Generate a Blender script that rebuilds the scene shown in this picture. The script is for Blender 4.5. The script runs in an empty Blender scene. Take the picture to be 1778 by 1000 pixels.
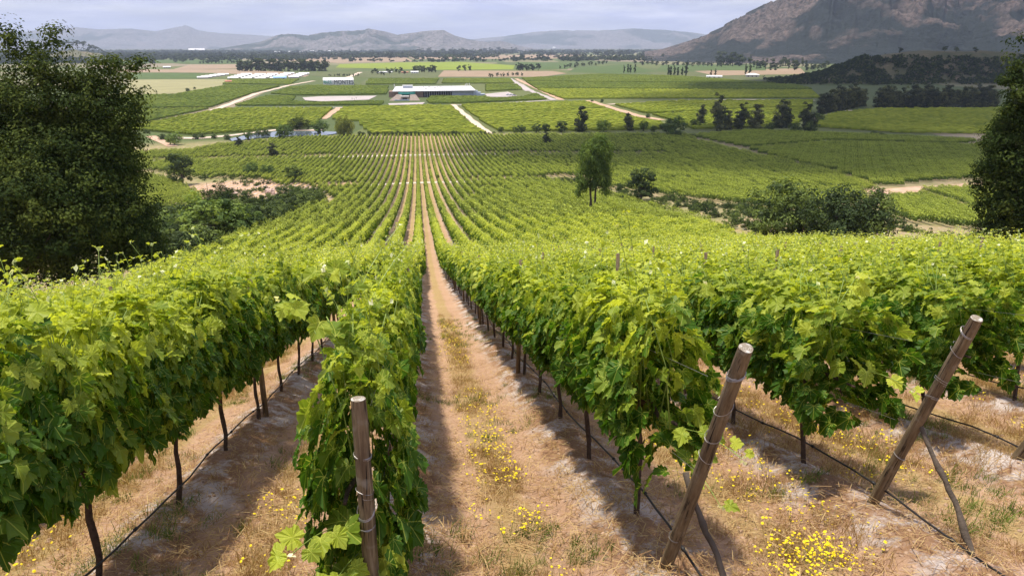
import bpy, math, random
import numpy as np
from mathutils import Vector, Matrix

# ------------------------------------------------------------------ camera, world, sun, exposure
sc = bpy.context.scene
C = sc.collection
FPX = 1280.0                                   # focal length in pixels of the 1778 px wide photograph
PITCH = math.atan(420 / FPX)
YAW = math.radians(7.2)
cam_d = bpy.data.cameras.new("camera")
cam = bpy.data.objects.new("camera", cam_d)
C.objects.link(cam)
cam.location = (0, 0, 0)
cam.rotation_euler = (math.pi / 2 - PITCH, 0, -YAW)
cam_d.sensor_width = 36
cam_d.lens = 36 * FPX / 1778
cam_d.clip_start = 0.05
cam_d.clip_end = 90000
sc.camera = cam
sc.view_settings.view_transform = 'Standard'
sc.view_settings.look = 'None'
sc.view_settings.exposure = 0.32
sc.view_settings.gamma = 1
sc.cycles.max_bounces = 6
sc.cycles.diffuse_bounces = 3
sc.cycles.transmission_bounces = 3
sc.cycles.volume_bounces = 0
sc.cycles.transparent_max_bounces = 4
sc.cycles.use_denoising = True
sc.cycles.sample_clamp_indirect = 6

SUN_DIR = Vector((-0.20, 0.10, 0.96)).normalized()      # towards the sun
sun_d = bpy.data.lights.new("sun", 'SUN')
sun_d.energy = 4.4
sun_d.angle = math.radians(4.0)
sun_d.color = (1.0, 0.93, 0.80)
sun = bpy.data.objects.new("sun", sun_d)
C.objects.link(sun)
sun.location = SUN_DIR * 60
sun.rotation_euler = SUN_DIR.to_track_quat('Z', 'Y').to_euler()

world = bpy.data.worlds.new("World")
sc.world = world
world.use_nodes = True
wn, wl = world.node_tree.nodes, world.node_tree.links
wn.clear()
sky = wn.new('ShaderNodeTexSky')
sky.sky_type = 'NISHITA'
sky.sun_disc = False
sky.sun_elevation = math.asin(SUN_DIR.z)
sky.sun_rotation = math.atan2(SUN_DIR.x, SUN_DIR.y)
sky.air_density = 1.0
sky.dust_density = 2.0
tc = wn.new('ShaderNodeTexCoord')
mp = wn.new('ShaderNodeMapping'); mp.inputs['Scale'].default_value = (2.2, 2.2, 16.0)
nz = wn.new('ShaderNodeTexNoise'); nz.inputs['Scale'].default_value = 2.0; nz.inputs['Detail'].default_value = 8; nz.inputs['Roughness'].default_value = .6
rp = wn.new('ShaderNodeValToRGB')
rp.color_ramp.elements[0].position = .36; rp.color_ramp.elements[0].color = (.55, .55, .55, 1)
rp.color_ramp.elements[1].position = .72; rp.color_ramp.elements[1].color = (1, 1, 1, 1)
mx = wn.new('ShaderNodeMix'); mx.data_type = 'RGBA'
mx.inputs[7].default_value = (4.9, 5.05, 6.35, 1)          # veil of thin cloud, in the sky's own units
# a second, wider noise changes the veil from bluish to white
nz2 = wn.new('ShaderNodeTexNoise'); nz2.inputs['Scale'].default_value = 3.3; nz2.inputs['Detail'].default_value = 7; nz2.inputs['Roughness'].default_value = .62
rp2 = wn.new('ShaderNodeValToRGB')
rp2.color_ramp.elements[0].position = .40; rp2.color_ramp.elements[0].color = (4.6, 4.9, 7.4, 1)
rp2.color_ramp.elements[1].position = .72; rp2.color_ramp.elements[1].color = (8.2, 8.2, 9.6, 1)
bg = wn.new('ShaderNodeBackground'); bg.inputs['Strength'].default_value = .12
wo = wn.new('ShaderNodeOutputWorld')
wl.new(tc.outputs['Generated'], mp.inputs['Vector']); wl.new(mp.outputs[0], nz.inputs['Vector']); wl.new(mp.outputs[0], nz2.inputs['Vector'])
wl.new(nz.outputs['Fac'], rp.inputs['Fac']); wl.new(nz2.outputs['Fac'], rp2.inputs['Fac'])
wl.new(rp.outputs['Color'], mx.inputs[0]); wl.new(sky.outputs[0], mx.inputs[6]); wl.new(rp2.outputs['Color'], mx.inputs[7])
wl.new(mx.outputs[2], bg.inputs['Color']); wl.new(bg.outputs[0], wo.inputs[0])

rnd = random.Random(7)
RG = np.random.default_rng(11)

# ------------------------------------------------------------------ sight lines and terrain
_F = np.array([math.sin(YAW) * math.cos(PITCH), math.cos(YAW) * math.cos(PITCH), -math.sin(PITCH)])
_R = np.array([math.cos(YAW), -math.sin(YAW), 0.0])
_U = np.cross(_R, _F)

def project(P):
    """World points -> photograph pixels and depth."""
    P = np.asarray(P, float)
    d = P @ _F
    dd = np.where(d > .05, d, .05)
    return 889 + FPX * (P @ _R) / dd, 500 - FPX * (P @ _U) / dd, d

def vhash(ix, iy, seed):
    n = (ix.astype(np.int64) * 374761393 + iy.astype(np.int64) * 668265263 + seed * 974634777) & 0x7fffffff
    n = ((n ^ (n >> 13)) * 1274126177) & 0x7fffffff
    n = (n ^ (n >> 16)) & 0xffffff
    return n / float(0xffffff)

def vnoise(x, y, seed=0):
    x = np.asarray(x, float); y = np.asarray(y, float)
    ix, iy = np.floor(x), np.floor(y)
    fx, fy = x - ix, y - iy
    fx = fx * fx * (3 - 2 * fx); fy = fy * fy * (3 - 2 * fy)
    a = vhash(ix, iy, seed); b = vhash(ix + 1, iy, seed); c = vhash(ix, iy + 1, seed); d = vhash(ix + 1, iy + 1, seed)
    return (a * (1 - fx) + b * fx) * (1 - fy) + (c * (1 - fx) + d * fx) * fy

def fbm(x, y, seed=0, o=4):
    s = 0; a = .5; t = 0
    for i in range(o):
        s = s + a * vnoise(x * 2 ** i, y * 2 ** i, seed + i); t += a; a *= .5
    return s / t

KY = np.array([-400, -60, 0, 40, 54, 70, 86, 115, 150, 190, 228, 265, 300, 340, 400, 500, 700, 1e5])
KZ = np.array([60, 12.5, -2.69, -13.25, -16.7, -19.8, -22.5, -27, -32, -37, -41, -44.2, -46.5, -48.5, -50.3, -51.5, -52, -52])
_t = np.linspace(-400, 900, 2601)
_z = np.interp(_t, KY, KZ)
_k = np.exp(-np.linspace(-2, 2, 41) ** 2); _k /= _k.sum()
_zs = np.convolve(np.pad(_z, 20, mode='edge'), _k, mode='valid')
_w = np.clip((_t - 25) / 20, 0, 1)
_z = _z * (1 - _w) + _zs * _w
SP, X0 = 2.15, -0.35                              # row spacing, x of the row with the upright post

def sstep(a, b, v):
    t = np.clip((v - a) / (b - a), 0, 1)
    return t * t * (3 - 2 * t)

HILLS = []                                        # filled below: (cx, cy, axis length, half width, height, rotation)

def H(x, y):
    x = np.asarray(x, float); y = np.asarray(y, float)
    s = y + .4 * np.maximum(-x - 3, 0) + .4 * np.maximum(x - 28, 0)
    z = np.interp(s, _t, _z)
    z = z - 5.5 * np.exp(-((x + 50 + .1 * (y - 100)) / 13) ** 2) * sstep(15, 60, y) * (1 - sstep(170, 225, y))
    z = z - 2.0 * np.exp(-((x - 50) / 7) ** 2) * sstep(60, 90, y) * (1 - sstep(200, 235, y))
    for (cx, cy, la, lb, h, rot, seed) in HILLS:
        c, s_ = math.cos(rot), math.sin(rot)
        u = ((x - cx) * c + (y - cy) * s_) / la
        v = (-(x - cx) * s_ + (y - cy) * c) / lb
        r = np.sqrt(u * u + v * v)
        n = fbm(x / 60, y / 60, seed, 3) - .5
        z = z + h * sstep(1.0, .25, r + n * .25) * (1 + .25 * n)
    return z

def micro(x, y):
    """Banks under the vine rows, wheel ruts, clods: only near the camera."""
    r = np.sqrt(x * x + y * y)
    k = (x - X0) / SP
    d = np.abs(k - np.round(k)) * SP
    dx = (k - np.round(k)) * SP
    fade = 1 - sstep(45, 80, r)
    n = fbm(x * 1.7, y * 1.1, 5, 3) - .5
    bank = .16 * np.exp(-((dx + .04 + n * .25) / .34) ** 2)
    rut = -.05 * np.exp(-((d - .70) / .14) ** 2) * (0.6 + n)
    rough = (fbm(x * 6, y * 6, 9, 4) - .5) * .085 + (fbm(x * .8, y * .8, 19, 2) - .5) * .08
    return (bank + rut + rough) * fade

def HT(x, y):
    return H(x, y) + micro(np.asarray(x, float), np.asarray(y, float))

def sight(px, py):
    d = (px - 889) * _R + (500 - py) * _U + FPX * _F
    return d / np.linalg.norm(d)

def ground(px, py):
    """The point of the terrain seen at a photograph pixel."""
    d = sight(px, py)
    T = 1.5 * 1.006 ** np.arange(1750)
    Pm = T[:, None] * d
    below = Pm[:, 2] < H(Pm[:, 0], Pm[:, 1])
    if not below.any():
        return Pm[-1]
    i = int(np.argmax(below))
    lo, hi = T[max(i - 1, 0)], T[i]
    for _ in range(18):
        m = (lo + hi) / 2
        p = d * m
        if p[2] < float(H(p[0], p[1])): hi = m
        else: lo = m
    return d * hi

def hill_at(px, py, la, lb, h, rot, seed):
    p = ground(px, py)
    HILLS.append((p[0], p[1], la, lb, h, rot, seed))
_h1 = (1660, 141, 330, 120, 44, .12, 3)
_h2 = (120, 104, 200, 130, 62, .2, 8)
_hp = [ground(_h1[0], _h1[1]), ground(_h2[0], _h2[1])]
HILLS.append((_hp[0][0], _hp[0][1], *_h1[2:]))
HILLS.append((_hp[1][0], _hp[1][1], *_h2[2:]))

def inpoly(px, py, poly):
    px = np.asarray(px, float); py = np.asarray(py, float)
    r = np.zeros(px.shape, bool); n = len(poly)
    for i in range(n):
        x1, y1 = poly[i]; x2, y2 = poly[(i + 1) % n]
        if y1 == y2: continue
        c = ((y1 > py) != (y2 > py)) & (px < (x2 - x1) * (py - y1) / (y2 - y1) + x1)
        r ^= c
    return r

def wpoly(poly):
    return [tuple(ground(a, b)[:2]) for a, b in poly]

# ------------------------------------------------------------------ objects and meshes
def tag(o, label=None, cat=None, group=None, kind=None):
    if label: o["label"] = label
    if cat: o["category"] = cat
    if group: o["group"] = group
    if kind: o["kind"] = kind
    return o

def link(o, parent=None):
    C.objects.link(o)
    if parent is not None: o.parent = parent
    return o

def empty(name, loc=(0, 0, 0), rz=0.0, scale=1.0):
    o = bpy.data.objects.new(name, None)
    o.empty_display_size = .2
    link(o); o.location = loc; o.rotation_euler = (0, 0, rz)
    o.scale = (scale,) * 3 if not hasattr(scale, '__len__') else scale
    return o

def mesh_np(name, V, F, mats=(), fm=None, attrs=None, smooth=False):
    """V (n,3); F (m,3) or (m,4) integer array, or a list of such arrays."""
    me = bpy.data.meshes.new(name)
    V = np.ascontiguousarray(V, np.float32)
    Fs = F if isinstance(F, list) else [F]
    Fs = [np.asarray(f, np.int32) for f in Fs if len(f)]
    me.vertices.add(len(V)); me.vertices.foreach_set('co', V.ravel())
    nl = sum(f.size for f in Fs); nf = sum(len(f) for f in Fs)
    me.loops.add(nl); me.polygons.add(nf)
    me.loops.foreach_set('vertex_index', np.concatenate([f.ravel() for f in Fs]))
    tot = np.concatenate([np.full(len(f), f.shape[1], np.int32) for f in Fs])
    st = np.concatenate([[0], np.cumsum(tot)[:-1]]).astype(np.int32)
    me.polygons.foreach_set('loop_start', st)
    me.polygons.foreach_set('loop_total', tot)
    for m in (mats if isinstance(mats, (list, tuple)) else [mats]): me.materials.append(m)
    if fm is not None: me.polygons.foreach_set('material_index', np.asarray(fm, np.int32))
    me.polygons.foreach_set('use_smooth', np.full(nf, smooth))
    if attrs:
        for k, a in attrs.items():
            a = np.asarray(a, np.float32)
            if a.ndim == 1:
                at = me.attributes.new(k, 'FLOAT', 'POINT'); at.data.foreach_set('value', a)
            else:
                at = me.attributes.new(k, 'FLOAT_VECTOR', 'POINT'); at.data.foreach_set('vector', np.ascontiguousarray(a).ravel())
    me.update(calc_edges=True)
    return me

def obj(name, me, parent=None):
    return link(bpy.data.objects.new(name, me), parent)

class MB:
    """Collects shapes and links them as ONE mesh object."""
    def __init__(s): s.v = []; s.f = []; s.m = []; s.n = 0
    def add(s, V, F, mi=0):
        for f in F: s.f.append(tuple(int(i) + s.n for i in f)); s.m.append(mi)
        s.v.extend([tuple(map(float, v)) for v in V]); s.n += len(V); return s
    def box(s, c, d, rz=0, mi=0, M=None):
        hx, hy, hz = d[0] / 2, d[1] / 2, d[2] / 2
        P = [Vector((x * hx, y * hy, z * hz)) for x in (-1, 1) for y in (-1, 1) for z in (-1, 1)]
        R_ = M if M is not None else Matrix.Rotation(rz, 3, 'Z')
        P = [R_ @ p + Vector(c) for p in P]
        return s.add(P, [(0, 1, 3, 2), (4, 6, 7, 5), (0, 4, 5, 1), (2, 3, 7, 6), (0, 2, 6, 4), (1, 5, 7, 3)], mi)
    def prism(s, prof, y0, y1, mi=0, rot=None, org=(0, 0, 0)):
        """prof: (x,z) outline, extruded along y."""
        n = len(prof)
        P = [Vector((x, y, z)) for y in (y0, y1) for x, z in prof]
        if rot is not None: P = [rot @ p for p in P]
        P = [p + Vector(org) for p in P]
        F = [tuple(range(n)), tuple(range(2 * n - 1, n - 1, -1))] + [(i, n + i, n + (i + 1) % n, (i + 1) % n) for i in range(n)]
        return s.add(P, F, mi)
    def tube(s, pts, rad, n=8, mi=0, cap=True, wob=0.0, seed=0):
        pts = [Vector(p) for p in pts]; N = len(pts)
        rad = rad if hasattr(rad, '__len__') else [rad] * N
        rr = random.Random(seed)
        V = []; u = None
        for i, p in enumerate(pts):
            t = (pts[min(i + 1, N - 1)] - pts[max(i - 1, 0)])
            t = t.normalized() if t.length > 1e-9 else Vector((0, 0, 1))
            if u is None:
                u = t.orthogonal().normalized()
            else:
                u = (u - t * u.dot(t)); u = u.normalized() if u.length > 1e-6 else t.orthogonal().normalized()
            w = t.cross(u)
            for k in range(n):
                a = 2 * math.pi * k / n
                r = rad[i] * (1 + wob * rr.uniform(-1, 1))
                V.append(p + (u * math.cos(a) + w * math.sin(a)) * r)
        F = [(i * n + k, i * n + (k + 1) % n, (i + 1) * n + (k + 1) % n, (i + 1) * n + k) for i in range(N - 1) for k in range(n)]
        if cap:
            F.append(tuple(range(n - 1, -1, -1))); F.append(tuple((N - 1) * n + k for k in range(n)))
        return s.add(V, F, mi)
    def mesh(s, name, mats, smooth=False):
        me = bpy.data.meshes.new(name)
        me.from_pydata(s.v, [], s.f)
        for m in (mats if isinstance(mats, (list, tuple)) else [mats]): me.materials.append(m)
        me.polygons.foreach_set('material_index', s.m)
        me.polygons.foreach_set('use_smooth', [smooth] * len(s.f))
        me.update(); return me
    def build(s, name, mats, parent=None, smooth=False):
        return obj(name, s.mesh(name, mats, smooth), parent)

# ------------------------------------------------------------------ materials
class NT:
    def __init__(s, name):
        s.m = bpy.data.materials.new(name); s.m.use_nodes = True
        s.t = s.m.node_tree; s.t.nodes.clear()
        s.out = s.t.nodes.new('ShaderNodeOutputMaterial')
    def n(s, kind, **kw):
        nd = s.t.nodes.new(kind)
        for k, v in kw.items():
            if k == 'inp':
                for a, b in v.items():
                    if isinstance(b, bpy.types.NodeSocket): s.t.links.new(b, nd.inputs[a])
                    else: nd.inputs[a].default_value = b
            else: setattr(nd, k, v)
        return nd
    def l(s, a, b): s.t.links.new(a, b)
    def pos(s): return s.n('ShaderNodeNewGeometry').outputs['Position']
    def math(s, op, a, b=0.0, c=0.0):
        return s.n('ShaderNodeMath', operation=op, inp={0: a, 1: b, 2: c}).outputs[0]
    def noise(s, vec, scale, detail=4, rough=.55, out='Fac', dist=0.0):
        return s.n('ShaderNodeTexNoise', inp={'Vector': vec, 'Scale': scale, 'Detail': detail, 'Roughness': rough, 'Distortion': dist}).outputs[out]
    def ramp(s, fac, stops, interp='LINEAR'):
        r = s.n('ShaderNodeValToRGB', inp={'Fac': fac}); cr = r.color_ramp; cr.interpolation = interp
        while len(cr.elements) < len(stops): cr.elements.new(.5)
        for e, (p, c) in zip(cr.elements, stops):
            e.position = p; e.color = (c, c, c, 1) if not hasattr(c, '__len__') else (*c[:3], 1)
        return r.outputs['Color']
    def mix(s, f, a, b, blend='MIX'):
        m = s.n('ShaderNodeMix', data_type='RGBA', blend_type=blend)
        for i, v in ((0, f), (6, a), (7, b)):
            if isinstance(v, bpy.types.NodeSocket): s.l(v, m.inputs[i])
            else: m.inputs[i].default_value = v if i == 0 else ((*v, 1) if len(v) == 3 else v)
        return m.outputs[2]
    def bump(s, h, strength=.5, dist=.05):
        return s.n('ShaderNodeBump', inp={'Height': h, 'Strength': strength, 'Distance': dist}).outputs[0]
    def done(s, col, rough=.8, normal=None, spec=.3, metal=0.0, emit=None):
        p = s.n('ShaderNodeBsdfPrincipled')
        for k, v in (('Base Color', col), ('Roughness', rough), ('Specular IOR Level', spec), ('Metallic', metal)):
            if isinstance(v, bpy.types.NodeSocket): s.l(v, p.inputs[k])
            else: p.inputs[k].default_value = (*v, 1) if hasattr(v, '__len__') else v
        if normal is not None: s.l(normal, p.inputs['Normal'])
        s.l(p.outputs[0], s.out.inputs['Surface'])
        return s.m

def simple(name, col, rough=.8, var=.18, scale=3.0, bump=.0, spec=.3, metal=0.0):
    """A plain painted or mineral surface with its own uneven tone."""
    t = NT(name); P = t.pos()
    f = t.noise(P, scale, 6, .6)
    dk = tuple(c * (1 - var) for c in col); lt = tuple(min(c * (1 + var), .9) for c in col)
    c = t.ramp(f, [(.3, dk), (.7, lt)])
    nrm = t.bump(t.noise(P, scale * 6, 5, .6), bump, .02) if bump else None
    return t.done(c, rough, nrm, spec, metal)

def leaf_material(name, young, mature, trans=.45, gloss=.42, veins=False, spec=.22, back=1.3, inst=.25):
    """Thin leaves: reflected and transmitted light; 'tint' runs from old to young leaf."""
    t = NT(name)
    a = t.n('ShaderNodeAttribute', attribute_name='tint').outputs['Fac']
    oi = t.n('ShaderNodeObjectInfo').outputs['Random']
    f = t.math('ADD', a, t.math('MULTIPLY', t.math('SUBTRACT', oi, .5), inst))
    mid = tuple((x + y) / 2 for x, y in zip(young, mature))
    col = t.ramp(f, [(0, tuple(c * .75 for c in mature)), (.35, mature), (.65, mid), (1, young)])
    nrm = None
    if veins:
        v = t.n('ShaderNodeAttribute', attribute_name='luv').outputs['Vector']
        s = t.n('ShaderNodeSeparateXYZ', inp={0: v})
        x = t.math('ABSOLUTE', s.outputs[0]); y = s.outputs[1]
        ang = t.math('ARCTAN2', x, t.math('ADD', y, .02))
        q = t.math('DIVIDE', ang, .72)
        dq = t.math('MULTIPLY', t.math('ABSOLUTE', t.math('SUBTRACT', q, t.math('ROUND', q))), .72)
        rad = t.n('ShaderNodeVectorMath', operation='LENGTH', inp={0: v}).outputs['Value']
        dist = t.math('MULTIPLY', dq, rad)
        vein = t.math('SUBTRACT', 1.0, t.n('ShaderNodeMapRange', interpolation_type='SMOOTHSTEP', inp={0: dist, 1: .004, 2: .022}).outputs[0])
        pos = t.n('ShaderNodeTexNoise', inp={'Vector': v, 'Scale': 7.0, 'Detail': 3.0}).outputs['Fac']
        col = t.mix(t.math('MULTIPLY', pos, .35), col, (mature[0] * 1.1, mature[1] * 1.05, mature[2]))
        col = t.mix(t.math('MULTIPLY', vein, .5), col, (min(1, young[0] * 1.3), min(1, young[1] * 1.25), young[2] * 1.9))
        hgt = t.math('SUBTRACT', t.math('MULTIPLY', pos, .6), t.math('MULTIPLY', vein, .5))
        nrm = t.bump(hgt, .55, .006)
    p = t.n('ShaderNodeBsdfPrincipled', inp={'Roughness': gloss, 'Specular IOR Level': spec})
    t.l(col, p.inputs['Base Color'])
    tr = t.n('ShaderNodeBsdfTranslucent')
    bc = t.mix(1.0, col, (back * 1.05, back, back * .45), 'MULTIPLY')
    t.l(bc, tr.inputs['Color'])
    if nrm is not None: t.l(nrm, p.inputs['Normal'])
    ms = t.n('ShaderNodeMixShader', inp={0: trans})
    t.l(p.outputs[0], ms.inputs[1]); t.l(tr.outputs[0], ms.inputs[2])
    t.l(ms.outputs[0], t.out.inputs['Surface'])
    return t.m

M = {}
M['vine_leaf'] = leaf_material('vine_leaf', (.62, .68, .09), (.072, .17, .014), .48, .46, True)
M['vine_leaf_plain'] = leaf_material('vine_leaf_plain', (.66, .71, .11), (.085, .17, .018), .46, .5)
M['row_leaf'] = leaf_material('row_leaf', (.46, .53, .08), (.075, .125, .018), .24, .6, spec=.15)
M['field_leaf'] = leaf_material('field_leaf', (.30, .33, .04), (.14, .18, .018), .12, .8, spec=.05)
M['field_leaf_deep'] = leaf_material('field_leaf_deep', (.19, .23, .035), (.09, .13, .02), .12, .8, spec=.05)
M['dark_leaf'] = leaf_material('dark_leaf', (.13, .165, .03), (.032, .055, .012), .22, .7, spec=.08, inst=.2)
M['tree_leaf'] = leaf_material('tree_leaf', (.19, .25, .045), (.045, .075, .018), .25, .55, spec=.2, inst=.5)
M['fresh_leaf'] = leaf_material('fresh_leaf', (.27, .36, .06), (.09, .15, .03), .3, .55, spec=.2, inst=.5)
M['gum_leaf'] = leaf_material('gum_leaf', (.19, .20, .07), (.05, .065, .026), .2, .6, spec=.2, inst=.5)
M['willow_leaf'] = leaf_material('willow_leaf', (.42, .44, .09), (.17, .20, .04), .3, .6, spec=.2, inst=.2)
M['far_leaf'] = leaf_material('far_leaf', (.12, .15, .05), (.04, .06, .025), .1, .8, spec=.05, inst=.5)
M['shoot'] = simple('green_shoot', (.20, .28, .05), .5, .3, 8)
M['shoot_tip'] = leaf_material('shoot_tip', (.80, .82, .55), (.55, .62, .25), .35, .5)
M['bark'] = simple('vine_bark', (.085, .055, .038), .95, .45, 22, .9)
M['tree_bark'] = simple('tree_bark', (.09, .07, .052), .95, .35, 4, .8)
M['hose'] = simple('black_hose', (.02, .018, .018), .5, .3, 9, .1, .4)
M['wire'] = simple('galvanised_wire', (.30, .28, .27), .45, .25, 30, 0, .5, .6)
M['straw'] = leaf_material('straw_blade', (.60, .46, .23), (.36, .22, .11), .35, .8, spec=.1)
M['grass'] = leaf_material('green_blade', (.26, .34, .07), (.10, .17, .03), .3, .7, spec=.1)
M['petal'] = simple('yellow_petal', (.86, .62, .01), .6, .12, 20)
M['stone'] = simple('pale_boulder', (.52, .38, .31), .9, .28, 1.2, .7)
M['concrete'] = simple('pale_concrete', (.60, .55, .50), .8, .12, .4, .2)
M['white_sheet'] = simple('white_roof_sheet', (.70, .69, .67), .45, .06, .15, 0, .4)
M['grey_sheet'] = simple('grey_wall_sheet', (.42, .47, .54), .55, .12, .3)
M['wood_wall'] = simple('brown_timber_wall', (.26, .17, .125), .8, .25, .7)
M['dark_open'] = simple('dark_opening', (.03, .03, .035), .5, .3, 1)
M['teal'] = simple('teal_glass_band', (.05, .34, .28), .3, .15, .5, 0, .5)
M['stone_step'] = simple('stone_steps', (.40, .33, .27), .85, .2, .5, .3)
M['blue_sheet'] = simple('blue_roof_sheet', (.30, .46, .66), .5, .1, .3)
M['red_tile'] = simple('red_tile_roof', (.42, .17, .11), .8, .2, .5)
M['lettering'] = simple('dark_lettering', (.035, .05, .05), .6, .1, 2)
M['green_paint'] = simple('green_paint', (.07, .34, .25), .6, .1, 2)
M['lime_track'] = simple('lime_track', (.62, .53, .42), .95, .1, .5)
M['sand'] = simple('sandy_track', (.58, .46, .36), .95, .14, .25, .2)
M['sand_dirt'] = simple('trampled_dirt', (.50, .33, .22), .95, .3, .35, .6)
M['gravel'] = simple('grey_gravel_yard', (.42, .37, .35), .95, .14, .06)
M['cloth_dark'] = simple('dark_clothing', (.04, .04, .06), .8, .2, 5)
M['skin'] = simple('skin', (.5, .3, .2), .6, .1, 5)
M['car_paint'] = simple('grey_car_paint', (.45, .47, .5), .3, .05, 2, 0, .5)
M['rubber'] = simple('black_rubber', (.02, .02, .02), .8, .1, 5)
M['tin'] = simple('white_tin', (.72, .72, .70), .5, .06, 1)

def post_material():
    t = NT('weathered_post_wood'); tc_ = t.n('ShaderNodeTexCoord').outputs['Object']
    st = t.n('ShaderNodeMapping', inp={'Vector': tc_, 'Scale': (26.0, 26.0, 1.6)}).outputs[0]
    g = t.noise(st, 2.2, 8, .7, dist=.4)
    big = t.noise(tc_, 2.6, 4, .6)
    c = t.ramp(g, [(.25, (.075, .05, .03)), (.5, (.19, .14, .082)), (.78, (.34, .275, .185))])
    c = t.mix(t.ramp(big, [(.42, 0), (.68, .7)]), c, (.085, .055, .035))
    crv = t.n('ShaderNodeMapping', inp={'Vector': tc_, 'Scale': (60.0, 60.0, 2.2)}).outputs[0]
    crack = t.ramp(t.noise(crv, 1.4, 3, .5), [(.33, 1), (.38, 0)])
    c = t.mix(crack, c, (.018, .012, .008))
    c = t.mix(t.ramp(t.noise(tc_, 7, 3), [(.58, 0), (.72, .5)]), c, (.33, .31, .26))
    return t.done(c, .85, t.bump(t.math('SUBTRACT', g, crack), 1.0, .014), .2)
M['post'] = post_material()

def end_grain():
    t = NT('post_end_grain'); tc_ = t.n('ShaderNodeTexCoord').outputs['Object']
    w = t.n('ShaderNodeTexWave', wave_type='RINGS', rings_direction='Z', inp={'Vector': tc_, 'Scale': 30.0, 'Distortion': 4.0, 'Detail': 3.0}).outputs['Fac']
    c = t.ramp(w, [(0, (.17, .135, .095)), (1, (.36, .31, .24))])
    c = t.mix(t.ramp(t.noise(tc_, 22, 4), [(.5, 0), (.66, 1)]), c, (.62, .60, .55))
    return t.done(c, .9, t.bump(w, .5, .004), .2)
M['end_grain'] = end_grain()

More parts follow.
